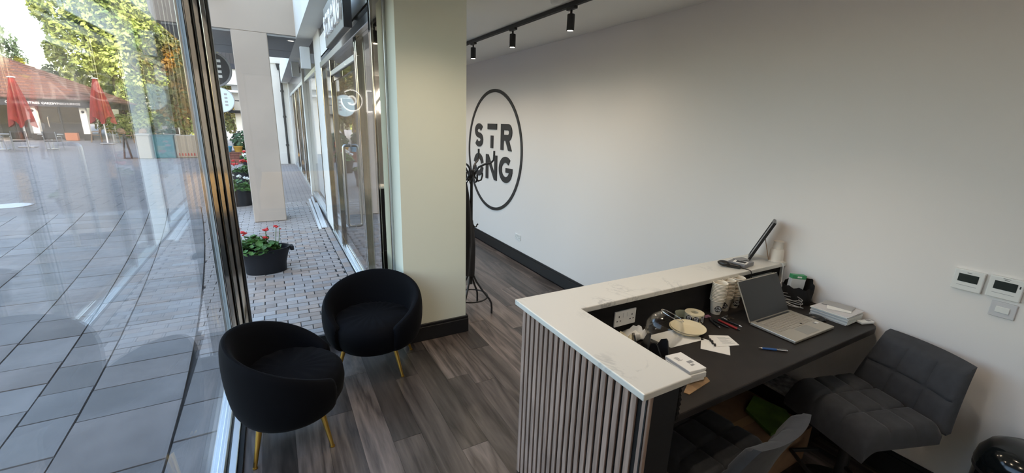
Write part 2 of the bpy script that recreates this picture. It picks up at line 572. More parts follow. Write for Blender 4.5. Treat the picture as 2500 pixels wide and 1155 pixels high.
m_mirror = mat('mirror_steel', (0.70, 0.66, 0.58), 0.03, 1.0, bump=0.02, bscale=3.0)
bx('jamb_panel', m_mirror, 0.765, 0.842, YR - 0.012, YR + 0.05, 0.0, HC, w2)
bx('jamb_strip', m_alu, 0.842, 0.862, YR - 0.03, YR + 0.06, 0.0, HC, w2, bevel=0.003)

# ------------------------------------------------------------------ glazed entrance beyond the return window
d1 = sthing('door_1', 'glazed shop entrance with steel frame and long pull handles', (XS, 5.7, 0))
bx('threshold', m_alu, 0.775, 0.885, 3.75, 7.72, 0.0, 0.028, d1, bevel=0.004)
bx('track_rail', m_alu, 0.80, 0.86, 3.75, 7.72, 0.028, 0.06, d1, bevel=0.003)
for y0, y1 in ((3.75, 3.79), (4.56, 4.62), (4.64, 4.70), (6.62, 6.70), (7.64, 7.70)):
    bx('post', m_steel, 0.79, 0.87, y0, y1, 0.028, 2.76, d1, bevel=0.006, seg=2)
bx('header', m_alu, 0.78, 0.88, 3.75, 7.72, 2.68, 2.76, d1, bevel=0.004)
bx('transom', m_alu, 0.80, 0.86, 4.70, 6.62, 2.48, 2.54, d1, bevel=0.004)
bx('transom_pane', m_glass, 0.826, 0.834, 4.70, 6.62, 2.54, 2.68, d1)
bx('side_pane', m_glass, 0.826, 0.834, 3.79, 4.56, 0.06, 2.68, d1)
bx('side_pane', m_glass, 0.826, 0.834, 6.70, 7.64, 0.06, 2.68, d1)
for y0, y1, hy in ((4.71, 5.655, 5.50), (5.665, 6.61, 5.82)):
    lf = bx('door_leaf', m_glass, 0.825, 0.835, y0, y1, 0.03, 2.47, d1)
    bx('bottom_rail', m_steel, 0.815, 0.845, y0, y1, 0.03, 0.12, lf, bevel=0.004)
    bx('top_rail', m_steel, 0.815, 0.845, y0, y1, 2.40, 2.47, lf, bevel=0.004)
    if hy < 5.6:
        for sx in (-1, 1):
            x = XS + sx * 0.085
            pts = [(XS + sx * 0.006, hy, 0.60), (x - sx * 0.03, hy, 0.60)]
            pts += [(x - sx * 0.03 + sx * 0.03 * math.sin(a), hy, 0.63 - 0.03 * math.cos(a)) for a in (0.5, 1.0, 1.57)]
            pts += [(x - sx * 0.03 + sx * 0.03 * math.cos(a), hy, 1.57 + 0.03 * math.sin(a)) for a in (0, 0.5, 1.0, 1.57)]
            pts += [(XS + sx * 0.006, hy, 1.60)]
            MB().tube(pts, 0.019, 10).build('handle', m_brush, lf, smooth=True, label='long brushed steel pull handle')
m_navy = mat('navy_gloss', (0.016, 0.018, 0.032), 0.12)
fas = struct(bx('trim_1', mat('blue_fascia', (0.36, 0.44, 0.62), 0.25), XS - 0.01, XS + 0.05, 3.72, 5.6, 2.86, 3.26))
struct(bx('trim_5', m_navy, XS - 0.02, XS + 0.05, 3.72, 7.74, 2.76, 2.86))
struct(bx('trim_6', m_navy, XS - 0.01, XS + 0.05, 5.6, 7.74, 2.86, 3.26))

# ------------------------------------------------------------------ arcade, facade and upper building
m_dkfas = mat('charcoal_fascia', (0.03, 0.03, 0.035), 0.5)
def wallpart(name, m, *a, **k):
    return struct(bx(name, m, *a, **k))
wallpart('wall_facade_pilaster', m_rendw, 0.80, 1.0, 7.74, 8.72, 0, 3.26)
up_ = MB().box(0.72, 9.0, YB - 0.15, 20.6, 3.26, 16.0).box(XG - 0.05, 0.72, YB - 0.15, 3.8, HC + 0.3, 16.0)
struct(up_.build('wall_upper_building', m_rendw))
struct(MB().box(-9.0, 9.0, -18.0, -13.0, -0.3, 11.0).build('wall_sun_block', m_rend))  # unseen mass added to keep direct sun out of the back window
ev = struct(MB().box(0.55, 0.72, 3.8, 20.5, 3.26, 3.9).build('trim_2', m_rendw))
br = MB().box(-1.33, 0.55, 8.95, 12.0, 3.30, 3.9)
br.prism([(-1.46, 3.45), (-1.40, 3.30), (-1.33, 3.30), (-1.33, 3.9), (-1.46, 3.9)], 8.95, 12.0, Matrix(((1, 0, 0, 0), (0, 0, 1, 0), (0, 1, 0, 0), (0, 0, 0, 1))))
struct(br.build('wall_arcade_bridge', m_rend))
so = MB().box(-1.33, 0.80, 8.97, 10.70, 3.262, 3.30).box(-1.33, 0.80, 10.74, 11.98, 3.262, 3.30)
struct(so.build('trim_3', m_soff))
ac = MB().box(-0.426, 0.105, 8.95, 9.45, 0, 3.30)
struct(ac.build('wall_arcade_column', m_rend, bevel=0.012))
wallpart('trim_4', mat('dark_beam', (0.03, 0.035, 0.05), 0.6), -0.95, -0.47, 8.90, 8.95, 3.77, 3.9)
# recessed soffit light
sl = thing('soffit_light', 'small round recessed light in the grey arcade soffit', 'light', (0.48, 9.25, 3.26))
MB().lathe([(0.05, -0.008), (0.07, -0.008), (0.07, 0.0), (0.05, 0.0)], 20, T(0.48, 9.25, 3.262), close=True).build('bezel', m_white, sl)
MB().lathe([(0.05, -0.006), (0.05, 0.0)], 20, T(0.48, 9.25, 3.262)).build('lens', mat('lens_lit', (1, 0.95, 0.85), 0.4, emit=(1, 0.93, 0.8), estr=2.0), sl)
# shops further along the walkway
m_blind = mat('white_blind', (0.78, 0.76, 0.72), 0.8)
def shop(name, label, ys, zt, fz, blinds, fm):
    o = sthing(name, label, (XS, ys[0], 0))
    bx('fascia', fm, XS - 0.01, XS + 0.05, ys[0], ys[-1], zt, fz, o)
    bx('sill', m_alu, XS - 0.04, XS + 0.05, ys[0], ys[-1], 0, 0.12, o, bevel=0.005)
    bx('head_rail', m_alu, XS - 0.02, XS + 0.05, ys[0], ys[-1], zt - 0.08, zt, o)
    for i, y in enumerate(ys[:-1]):
        bx('post', m_steel if i else m_steeld, XS - 0.02, XS + 0.05, y, y + 0.06, 0.12, zt - 0.08, o, bevel=0.005)
        bx('pane', m_glass, XS + 0.01, XS + 0.018, y + 0.06, ys[i + 1], 0.12, zt - 0.08, o)
        if blinds[i]:
            bx('blind', m_blind, XS + 0.12, XS + 0.14, y + 0.06, ys[i + 1], 0.12, zt - 0.08, o)
    bx('back_wall', m_soff, 3.0, 3.1, ys[0] + 0.01, ys[-1] - 0.01, 0, 3.2, o)
    return o
shop('window_3', 'first neighbouring shop window with a white blind', [8.76, 8.95, 11.75], 2.82, 3.26, [0, 1], m_dkfas)
wallpart('wall_facade_post', m_rendw, 0.77, 0.95, 11.75, 12.05, 0, 3.26)
shop('window_4', 'far neighbouring shop windows at the end of the walkway', [12.05, 13.4, 14.0, 15.6, 16.2, 18.0, 19.9], 2.82, 3.26, [0, 1, 0, 0, 1, 0], m_navy)
wallpart('wall_facade_end_post', m_rendw, 0.78, 0.95, 19.9, 20.5, 0, 3.26)
we = MB().box(0.0, 0.95, 20.5, 20.9, 0, 4.0).box(-0.05, 0.95, 20.45, 20.9, 4.0, 4.25).box(0.0, 0.95, 20.46, 20.5, 0, 0.45)
struct(we.build('wall_white_end', m_rendw))
dp = thing('drainpipe', 'black drainpipe with hopper running down the white end wall', 'pipe', (0.56, 20.38, 0))
b = MB().cyl((0.56, 20.38, 0.02), (0.56, 20.38, 3.75), 0.045, n=10)
for z in (0.75, 1.9, 2.9): b.cyl((0.56, 20.38, z), (0.56, 20.38, z + 0.08), 0.065, n=10)
b.build('pipe', m_metblk, dp, smooth=True)
MB().prism([(0.47, 3.75), (0.65, 3.75), (0.70, 3.98), (0.42, 3.98)], -20.45, -20.28, Matrix(((1, 0, 0, 0), (0, 0, -1, 0), (0, 1, 0, 0), (0, 0, 0, 1)))).build('hopper', m_metblk, dp)
for (y, z, h, lb) in ((8.78, 2.75, 0.36, 'small pale projecting sign box nearest, on the white pilaster'), (12.0, 2.86, 0.34, 'small pale projecting sign box further along the walkway')):
    o = thing('projecting_sign', lb, 'sign', (0.77, y, z), group='projecting sign boxes')
    bx('face', mat('sign_pale', (0.55, 0.56, 0.55), 0.5), 0.58, 0.74, y - 0.05, y + 0.05, z, z + h, o, bevel=0.008)
    bx('bracket', m_grey, 0.74, 0.80, y - 0.02, y + 0.02, z + 0.1, z + h - 0.1, o)

# ------------------------------------------------------------------ outside ground
m_slab = mat('paving_slab', (0.265, 0.24, 0.225), 0.62, var=0.22, scale=2.2, rnd=0.16, bump=0.12, bscale=18, hue=(0.3, 1.2))
m_joint = mat('joint_mortar', (0.035, 0.034, 0.033), 0.95)
m_brick = mat('paver_brick', (0.39, 0.325, 0.28), 0.6, var=0.10, scale=9, rnd=0.16, bump=0.1, bscale=50, hue=(0.2, 1.3))
m_jointw = mat('walkway_joint', (0.13, 0.12, 0.11), 0.95)
m_slabfar = paving_mat('far_slabs', (0.27, 0.245, 0.23), (0.235, 0.215, 0.205), (0.09, 0.085, 0.08), 0.6, 0.5, msz=0.012)
m_brickfar = paving_mat('far_pavers', (0.40, 0.34, 0.30), (0.34, 0.295, 0.265), (0.16, 0.15, 0.14), 0.2, 0.095, msz=0.008)

g = struct(bx('ground_far', m_slabfar, -70, 30, 11.0, 90, -0.3, -0.012))
pl = struct(bx('ground_plaza', m_joint, -30, XG - 0.045, -12, 11.0, -0.3, -0.02))
wk = struct(bx('ground_walkway', m_jointw, XG - 0.045, XS + 0.05, YR + 0.04, 11.0, -0.3, -0.02))

def cg(y): return 0.033 * max(0.0, y - 2.8) ** 1.5
bases = [-0.468, -0.70, -1.25, -1.54, -1.93, -2.53, -2.90, -3.45, -3.90, -4.5, -5.0, -5.6, -6.2]
rs = random.Random(5)
def slab(xa, xb, ya, yb, fan=True):
    gp = 0.006
    f = cg if fan else (lambda y: 0.0)
    p = [(xb - f(ya) + gp, ya + gp), (xa - f(ya) - gp, ya + gp), (xa - f(yb) - gp, yb - gp), (xb - f(yb) + gp, yb - gp)]
    if not fan: p[1] = (xa - gp, ya + gp); p[2] = (xa - gp, yb - gp)
    dz = rs.uniform(-0.003, 0.001)
    cx = sum(q[0] for q in p) / 4; cy = sum(q[1] for q in p) / 4
    p = [(a - cx, b_ - cy) for a, b_ in p]
    me = MB().prism(p, -0.03, 0.0).mesh('paving_slab', m_slab)
    o = bpy.data.objects.new('paving_slab', me)
    o.location = (cx, cy, dz)
    link(o, pl)
for i in range(len(bases) - 1):
    y = 1.35 + rs.uniform(0, 0.4) + 0.5 * max(0, i - 3)
    if i == 0: y = 1.35
    while y < 11.0:
        ln = rs.uniform(0.26, 0.52) if i in (0, 2, 3) else rs.uniform(0.28, 0.62)
        y2 = min(y + ln, 11.0)
        if 11.0 - y2 < 0.2: y2 = 11.0
        if i == 0:
            if y < 4.35:
                slab(bases[0], bases[1], y, y2, fan=False)
        else:
            slab(bases[i], bases[i + 1], y, y2)
        y = y2
# brick pavers: the nearest are pieces of their own, the rest one part
BL, BH = 0.198, 0.097
bme = MB().box(-BL / 2 + 0.004, BL / 2 - 0.004, -BH / 2 + 0.004, BH / 2 - 0.004, -0.04, 0.0).mesh('paver', m_brick, bevel=0.003)
rest = MB()
nb = 0
row = 0
y = YR + 0.06 + BH / 2
while y < 11.0:
    xl = -0.70 - cg(y) + 0.012 if y > 4.35 else XG - 0.040
    x = XS - 0.16 - BL / 2 - (BL / 2 if row % 2 else 0) - rs.uniform(0, 0.02)
    if row % 2:
        rest.box(XS - 0.16 - BL / 2 + 0.004, XS - 0.164, y - BH / 2 + 0.004, y + BH / 2 - 0.004, -0.03, -0.001)
    while x - BL / 2 > xl:
        dz = rs.uniform(-0.004, 0.001)
        # nearest 300 in sight of the return window stay single pieces
        if nb < 300 and y < 8.2 and x > -0.36 + (y - 3.7) * -0.02:
            o = bpy.data.objects.new('paver', bme)
            o.location = (x + rs.uniform(-0.002, 0.002), y, dz)
            o.rotation_euler = (0, 0, rs.uniform(-0.012, 0.012))
            link(o, wk); nb += 1
        else:
            rest.box(x - BL / 2 + 0.004, x + BL / 2 - 0.004, y - BH / 2 + 0.004, y + BH / 2 - 0.004, -0.03, dz)
        x -= BL
    if x + BL / 2 - xl > 0.03:
        rest.box(xl, x + BL / 2 - 0.004, y - BH / 2 + 0.004, y + BH / 2 - 0.004, -0.03, -0.001)
    y += BH
    row += 1
rest.build('pavers', m_brick, wk, kind='stuff')
# edging course of pavers along the shopfront
for i in range(36):
    y = 3.8 + i * 0.2
    o = bpy.data.objects.new('edging_paver', bme)
    o.rotation_euler = (0, 0, PI / 2); o.location = (XS - 0.108, y, 0.001)
    link(o, wk)
wf = struct(bx('ground_walkway_far', m_brickfar, -2.2, XS + 0.3, 11.0, 21, -0.3, -0.004))

# ------------------------------------------------------------------ ceiling track with spotlights
m_lens = mat('lamp_lens', (1, 0.95, 0.85), 0.3, emit=(1.0, 0.90, 0.74), estr=14.0)
XT = 2.14
trk = thing('track_rail', 'long black lighting track fixed to the ceiling', 'track', (XT, 3.3, HC))
bx('rail', m_metblk, XT - 0.018, XT + 0.018, YB + 0.3, YF - 0.2, HC - 0.034, HC, trk, bevel=0.003)
bx('slot', m_black, XT - 0.006, XT + 0.006, YB + 0.3, YF - 0.2, HC - 0.036, HC - 0.033, trk)
XB = 0.98
trk = thing('track_rail', 'second black lighting track above the window bay, beyond the picture edge', 'track', (XB, 0.6, HC))
bx('rail', m_metblk, XB - 0.018, XB + 0.018, YB + 0.3, 3.1, HC - 0.034, HC, trk, bevel=0.003)
sp = thing('track_spotlight', 'spot', 'spotlight', (0, 0, 0))
bx('adapter', m_metblk, -0.016, 0.016, -0.06, 0.05, -0.055, -0.034, sp, bevel=0.003)
MB().cyl((0, 0, -0.085), (0, 0, -0.055), 0.009, n=10).build('stem', m_metblk, sp, smooth=True)
hd = MB().lathe([(0.0, -0.085), (0.027, -0.085), (0.030, -0.089), (0.030, -0.205), (0.026, -0.205), (0.024, -0.190), (0.0, -0.190)], 20).build('head', m_metblk, sp, smooth=True)
MB().lathe([(0.0, -0.203), (0.025, -0.203), (0.025, -0.191), (0.0, -0.191)], 20).build('lens', m_lens, hd)
sp_lab = {0: 'black ceiling spotlight nearest the smoke detector', 1: 'middle of three black ceiling spotlights above the round logo', 2: 'black ceiling spotlight closest to the cream pier edge'}
ld = bpy.data.lights.new('spot_beam', 'SPOT')
ld.energy = SPOT_W
ld.color = (1.0, 0.81, 0.60)
ld.spot_size = R(160)
ld.spot_blend = 1.0
ld.shadow_soft_size = 0.03
lo = bpy.data.objects.new('spot_beam', ld)
COL.objects.link(lo)
lo.parent = sp
lo.location = (0, 0, -0.212)
first = True
spots = [(XT, 2.951 + 0.937 * i, i) for i in (0, 1, 2, 3, 4, 5, -2)] + [(XB, 2.70 - 0.937 * k, 10 + k) for k in range(3)]
for (x, y, i) in spots:
    o = sp if first else copy_tree(sp)
    first = False
    o.location = (x, y, HC)
    o['group'] = 'track spotlights'
    if i == -2:                    # a narrower lamp over the desk
        l2 = ld.copy(); l2.spot_size = R(95); l2.energy = SPOT_W * 1.1
        for c_ in o.children:
            if c_.type == 'LIGHT': c_.data = l2
    o['label'] = sp_lab.get(i) or ('black track spotlight hidden behind the pier, %s from the visible ones' % {3: 'first', 4: 'second', 5: 'third'}[i] if 2 < i < 10 else ('black track spotlight over the desk, beyond the picture edge' if i < 0 else 'black spotlight on the window bay track, %s from the pier' % ['first', 'second', 'third', 'fourth', 'fifth'][i - 10]))
sd_ = thing('smoke_detector', 'round white smoke detector on the ceiling beside the track', 'detector', (1.98, 2.93, HC))
MB().lathe([(0.0, -0.045), (0.028, -0.045), (0.042, -0.034), (0.045, -0.018), (0.0, -0.018)], 28, T(1.98, 2.93, HC)).build('cover', m_white, sd_, smooth=True)
MB().lathe([(0.0, -0.018), (0.052, -0.018), (0.052, 0), (0, 0)], 28, T(1.98, 2.93, HC)).build('base', m_white, sd_, smooth=True)

# ------------------------------------------------------------------ logo lettering
def stroke(pts, t, cap0=None, cap1=None):
    """thick polyline as list of quads (2d)"""
    n = len(pts); L = []; Rr = []
    for i in range(n):
        a = Vector(pts[max(i - 1, 0)]); b = Vector(pts[min(i + 1, n - 1)])
        d = (b - a).normalized(); nn = Vector((-d.y, d.x))
        p = Vector(pts[i])
        L.append(p + nn * t / 2); Rr.append(p - nn * t / 2)
    return [tuple(v) for v in L] + [tuple(v) for v in reversed(Rr)]
def arc(cx, cy, rx, ry, a0, a1, n=14):
    return [(cx + rx * math.cos(R(a0 + (a1 - a0) * i / n)), cy + ry * math.sin(R(a0 + (a1 - a0) * i / n))) for i in range(n + 1)]
def letter_polys(ch, w, h, t):
    rv = (h - t) / 4; rh = (w - t) / 2
    if ch == 'S':
        p = arc(w / 2, h - t / 2 - rv, rh, rv, 25, 270) + arc(w / 2, t / 2 + rv, rh, rv, 90, -155)[1:]
        return [stroke(p, t)]
    if ch == 'T':
        return [[(0, h - t), (w, h - t), (w, h), (0, h)], [(w / 2 - t / 2, 0), (w / 2 + t / 2, 0), (w / 2 + t / 2, h * 0.52), (w / 2 - t / 2, h * 0.52)]]
    if ch == 'R':
        bowl = [(t * 0.9, h - t / 2), (w - t / 2 - rv, h - t / 2)] + arc(w - t / 2 - rv, h - t / 2 - rv * 1.05, rv, rv * 1.05, 90, -90, 10)[1:] + [(t * 0.9, h - t / 2 - 2.1 * rv)]
        return [[(0, 0), (t, 0), (t, h), (0, h)], stroke(bowl, t), [(w * 0.42, h * 0.42), (w * 0.42 + t * 1.1, h * 0.44), (w, 0), (w - t * 1.15, 0)]]
    if ch == 'O':
        return [stroke(arc(w / 2, h / 2, rh, (h - t) / 2, 12, 168, 18), t), stroke(arc(w / 2, h / 2, rh, (h - t) / 2, 192, 348, 18), t)]
    if ch == 'N':
        return [[(0, 0), (t, 0), (t, h), (0, h)], [(w - t, 0), (w, 0), (w, h), (w - t, h)], [(0, h), (t, h), (w, 0), (w - t, 0)]]
    if ch == 'G':
        p = arc(w / 2, h / 2, rh, (h - t) / 2, 48, 352, 26)
        return [stroke(p, t), [(w * 0.52, h * 0.40), (w, h * 0.40), (w, h * 0.58), (w * 0.52, h * 0.58)]]
def letter_mb(ch, w, h, t, d, m):
    b = MB()
    for k_, poly in enumerate(letter_polys(ch, w, h, t)):
        n = len(poly)
        if n > 12:
            hn = n // 2
            for i in range(hn - 1):
                q = [poly[i], poly[i + 1], poly[n - 2 - i], poly[n - 1 - i]]
                b.prism(q, 0, d + 0.0002 * k_, m)
        else:
            b.prism(poly, 0, d + 0.0002 * k_, m)
    return b
WM = Matrix(((0, 0, -1, XW), (-1, 0, 0, 0), (0, 1, 0, 0), (0, 0, 0, 1)))     # u -> -Y, v -> Z, depth -> -X
m_logo = mat('logo_black', (0.022, 0.022, 0.024), 0.45)
lg = thing('wall_logo', 'large black ring logo with stacked letters on the white wall', 'logo', (XW, 5.87, 1.50))
ring = MB()
rp_ = [(0.860, 0), (0.905, 0), (0.905, 0.012), (0.860, 0.012)]
ring.lathe(rp_, 96, WM @ T(-5.875, 1.502, 0), close=True)
ring.build('ring', m_logo, lg)
for ch, y0, wd, z0, ht in (('S', 6.525, 0.305, 1.545, 0.367), ('T', 6.055, 0.31, 1.548, 0.363), ('R', 5.61, 0.335, 1.542, 0.37),
                           ('O', 6.563, 0.37, 1.075, 0.37), ('N', 6.10, 0.385, 1.07, 0.377), ('G', 5.647, 0.41, 1.075, 0.378)):
    letter_mb(ch, wd, ht, 0.085, 0.012, WM @ T(-y0, z0, 0)).build('letter', m_logo, lg)

# halo-lit sign on the wall behind, met in the reflections of the glass
hs_ = thing('halo_sign', 'black halo-lit lettering mirrored in the glass beside the entrance', 'sign', (1.9, YB, 2.1))
BM_ = Matrix(((-1, 0, 0, 0), (0, 0, 1, YB), (0, 1, 0, 0), (0, 0, 0, 1)))
m_halo = mat('halo_light', (1, 1, 1), 0.5, emit=(1.0, 0.97, 0.9), estr=12.0)
for ch, x0 in (('N', 2.29), ('G', 1.77)):
    letter_mb(ch, 0.44, 0.45, 0.150, 0.012, BM_ @ T(-x0 - 0.025, 2.075, 0.010)).build('halo', m_halo, hs_)
    letter_mb(ch, 0.39, 0.40, 0.095, 0.02, BM_ @ T(-x0, 2.10, 0.023)).build('letter', m_logo, hs_)

# ------------------------------------------------------------------ tub armchairs
ch0 = thing('tub_armchair', 'x', 'armchair', (0, 0, 0))
def rimh(th):          # th: angle from the back, degrees
    a = abs(th)
    s = min(1, a / 145.0)
    return 0.71 - 0.28 * (s ** 1.7)
RX, RY = 0.38, 0.325
PROF = [(0.70, 0.0, 0), (0.86, 0.06, 0), (0.955, 0.24, 0), (1.0, 0.55, 0), (1.0, 0.80, 0), (0.975, 0.94, 0), (0.93, 1.0, 0),
        (0.875, 0.99, 0), (0.81, 0.92, 0), (0.765, 0.75, 0), (0.73, 0.55, 0), (0.68, 0.42, 0)]
def shell(u, v):
    th = -145 + 290 * u
    a = R(th)
    k_ = v * (len(PROF) - 1)
    i = min(int(k_ + 1e-6), len(PROF) - 1)
    rr, zz, _ = PROF[i]
    h = rimh(th)
    z = 0.205 + (h - 0.205) * zz
    return (RX * rr * math.sin(a), RY * rr * math.cos(a), z)
sh = MB().grid(shell, 41, len(PROF))
n_ = len(PROF)
sh.f.append(tuple(range(n_))); sh.f.append(tuple(40 * n_ + j for j in range(n_ - 1, -1, -1)))
sh.build('shell', m_velvet, ch0, smooth=True, sub=1)
def seatf(u, v):
    a = 2 * PI * u
    prof = [(0.0, 0.200), (0.20, 0.200), (0.262, 0.215), (0.292, 0.27), (0.302, 0.34), (0.296, 0.40), (0.262, 0.432), (0.16, 0.442), (0.0, 0.446)]
    r, z = prof[int(round(v * 8))]
    x = r * 1.02 * math.sin(a)
    y = r * 1.02 * math.cos(a)
    if y < 0: y *= 1.02
    if z > 0.42 and r > 0.01:
        z += 0.004 * math.cos(x * 2 * PI / 0.045)
    return (x, y, z)
MB().grid(seatf, 72, 9, True).build('seat', m_velvet, ch0, smooth=True)
for sx in (-1, 1):
    for sy in (-1, 1):
        lgp = MB().cyl((sx * 0.19, sy * 0.16, 0.215), (sx * 0.245, sy * 0.20, 0.006), 0.017, 0.010, 14).build('leg', m_brass, ch0, smooth=True, label='tapered brass leg')
        MB().lathe([(0.0, 0.0), (0.013, 0.0), (0.013, 0.008), (0.0, 0.008)], 12, T(sx * 0.246, sy * 0.20, 0)).build('foot', m_brass, lgp)
ch1 = copy_tree(ch0)
ch0.location = (-0.052, 2.60, 0.0); ch0.rotation_euler = (0, 0, R(88))
ch0['label'] = 'black velvet tub armchair beside the tall window, turned to the room'
ch1.location = (0.565, 3.165, 0.0); ch1.rotation_euler = (0, 0, R(-25))
ch1['label'] = 'black velvet tub armchair in front of the cream pier'
for c_ in (ch0, ch1): c_['group'] = 'black tub armchairs'

# ------------------------------------------------------------------ coat stand and coat
cx, cy = 1.655, 3.75
cs = thing('coat_stand', 'black metal coat stand with curled hooks behind the cream pier', 'coat stand', (cx, cy, 0))
MB().cyl((cx, cy, 0.30), (cx, cy, 1.47), 0.014, n=12).build('pole', m_metblk, cs, smooth=True)
MB().cyl((cx, cy, 0.42), (cx, cy, 0.50), 0.026, n=14).build('collar', m_metblk, cs, smooth=True)
MB().cyl((cx, cy, 1.37), (cx, cy, 1.47), 0.030, n=14).build('hub', m_metblk, cs, smooth=True)
for k in range(4):
    a = R(-42 + 90 * k); c_, s_ = math.cos(a), math.sin(a)
    prof = [(0.012, 0.47), (0.025, 0.40), (0.06, 0.33), (0.13, 0.235), (0.20, 0.155), (0.222, 0.115), (0.228, 0.06), (0.228, 0.0)]
    MB().tube([(cx + r * c_, cy + r * s_, z) for r, z in prof], 0.0105, 8).build('leg', m_metblk, cs, smooth=True)
    prof = [(0.02, 1.39), (0.04, 1.45), (0.07, 1.50), (0.13, 1.53), (0.19, 1.545), (0.218, 1.575), (0.222, 1.63), (0.222, 1.66)]
    MB().tube([(cx + r * c_, cy + r * s_, z) for r, z in prof], 0.010, 8).build('hat_hook', m_metblk, cs, smooth=True)
    prof = [(0.02, 1.43), (0.045, 1.39), (0.075, 1.36), (0.105, 1.37), (0.118, 1.41), (0.116, 1.44)]
    a2 = a + R(45); c2, s2 = math.cos(a2), math.sin(a2)
    MB().tube([(cx + r * c2, cy + r * s2, z) for r, z in prof], 0.009, 8).build('coat_hook', m_metblk, cs, smooth=True)
MB().tube([(cx + 0.175 * math.cos(2 * PI * i / 40), cy + 0.175 * math.sin(2 * PI * i / 40), 0.165) for i in range(40)], 0.008, 8, True).build('ring', m_metblk, cs, smooth=True)
MB().tube([(cx + r, cy - 0.3 * r, z) for r, z in ((0.012, 0.96), (0.016, 0.93), (0.03, 0.905), (0.048, 0.905), (0.055, 0.925), (0.066, 0.935))], 0.007, 8).build('small_hook', m_metblk, cs, smooth=True)
MB().cyl((cx, cy, 0.90), (cx, cy, 0.97), 0.019, n=12).build('sleeve', m_metblk, cs, smooth=True)
def coatf(u, v):
    a = 2 * PI * u
    z = 1.34 - 0.92 * v
    rr = 0.035 + 0.085 * min(1, v * 1.6) ** 0.8
    rr *= 1 + 0.16 * math.sin(5 * a + 3 * v) * min(1, v * 2)
    return (cx - 0.115 + rr * 1.05 * math.cos(a) + 0.06 * (1 - v) * 0.5, cy - 0.005 + rr * 0.85 * math.sin(a), z + 0.02 * math.sin(3 * a))
m_cloth = mat('black_cloth', (0.008, 0.008, 0.010), 0.9, sheen=0.1)
ct = thing('coat', 'black coat hanging on the coat stand', 'coat', (cx - 0.10, cy, 0.42))
MB().grid(coatf, 28, 14, True).build('body', m_cloth, ct, smooth=True)
MB().tube([(cx - 0.05, cy + 0.02, 1.33), (cx - 0.03, cy, 1.38), (cx - 0.02, cy - 0.02, 1.34)], 0.006, 6).build('hanging_loop', m_cloth, ct)

# ------------------------------------------------------------------ reception counter, countertop, desk
rc = thing('reception_counter', 'corner reception counter clad in vertical wooden slats', 'counter', (1.1, 1.3, 0))
bdy = MB().box(1.046, 1.19, 0.852, 1.655, 0.0, 1.040).box(1.19, XW - 0.002, 1.470, 1.655, 0.0, 1.040)
bdy.build('body', m_felt, rc)
bx('end_panel', m_black, 1.030, 1.19, 0.846, 0.852, 0.0, 1.040, rc)
slm = MB().box(0, 0.010, -0.0132, 0.0132, 0.0, 1.039).mesh('slat', m_slatw, bevel=0.0015)
for i in range(20):
    o = bpy.data.objects.new('slat', slm)
    o.location = (1.0362, 0.912 + 0.0402 * i, 0)
    link(o, rc)
bx('corner_slat', m_slatw, 1.0345, 1.052, 0.838, 0.872, 0.0, 1.039, rc, bevel=0.002)
top = MB().prism([(0.974, 0.815), (1.207, 0.815), (1.207, 1.437), (XW - 0.002, 1.437), (XW - 0.002, 1.668), (0.974, 1.668)], 1.0405, 1.068)
ctp = top.build('countertop', m_marble, None, bevel=0.004, seg=2)
tag(ctp, 'pale veined marble countertop wrapping the corner of the counter', 'countertop')
dsk = thing('desk', 'dark laminate worktop inside the counter, fixed to the wall', 'desk', (2.0, 1.1, 0))
dk = MB().prism([(1.192, 0.872), (2.86, 0.872)] + arc(2.86, 0.952, 0.08, 0.08, -90, 0, 6)[1:] + [(2.94, 1.468), (1.192, 1.468)], 0.822, 0.860)
dk.build('worktop', m_desk, dsk, bevel=0.006, seg=2)
bx('support_batten', m_black, 1.192, 1.24, 0.90, 1.46, 0.76, 0.8215, dsk)
bx('support_leg', m_black, 2.70, 2.76, 1.38, 1.44, 0.0, 0.8215, dsk)
# textured black fabric between countertop and desk
fz = MB()
rs = random.Random(3)
for i in range(8):
    for j in range(9):
        fz.ball((1.211 + rs.uniform(-0.004, 0.006), 0.862 + i * 0.02, 0.868 + j * 0.0195), 0.0135, 6, 4)
o = fz.build('fluffy_pad', m_felt, None, smooth=True)
tag(o, 'black fluffy pad hanging under the countertop end', 'pad')

def uk_socket(name, label, cat, M4, wd=0.148, ht=0.086):
    """M4 maps local (u right, v up, d out) to world, origin at plate centre"""
    s = thing(name, label, cat, M4.translation)
    MB().box(-wd / 2, wd / 2, -ht / 2, ht / 2, 0, 0.009, M4).build('plate', m_white, s, bevel=0.003, seg=2)
    for sx in (-1, 1):
        MB().box(sx * 0.014 - 0.006, sx * 0.014 + 0.006, 0.006, 0.030, 0.009, 0.0125, M4).build('switch', m_white, s, bevel=0.001)
        cxx = sx * 0.045
        for (u, v, w_, h_) in ((0, 0.012, 0.005, 0.011), (-0.011, -0.012, 0.009, 0.005), (0.011, -0.012, 0.009, 0.005)):
            MB().box(cxx + u - w_ / 2, cxx + u + w_ / 2, v - h_ / 2, v + h_ / 2, 0.008, 0.0096, M4).build('pin_hole', m_ink, s)
    return s
uk_socket('power_socket', 'white double power socket on the black panel above the desk', 'socket',
          Matrix(((1, 0, 0, 1.527), (0, 0, -1, 1.470), (0, 1, 0, 0.944), (0, 0, 0, 1))))
uk_socket('power_socket', 'pale double power socket low on the white wall below the logo', 'socket',
          Matrix(((0, 0, -1, XW), (-1, 0, 0, 5.016), (0, 1, 0, 0.357), (0, 0, 0, 1))), wd=0.16, ht=0.078)

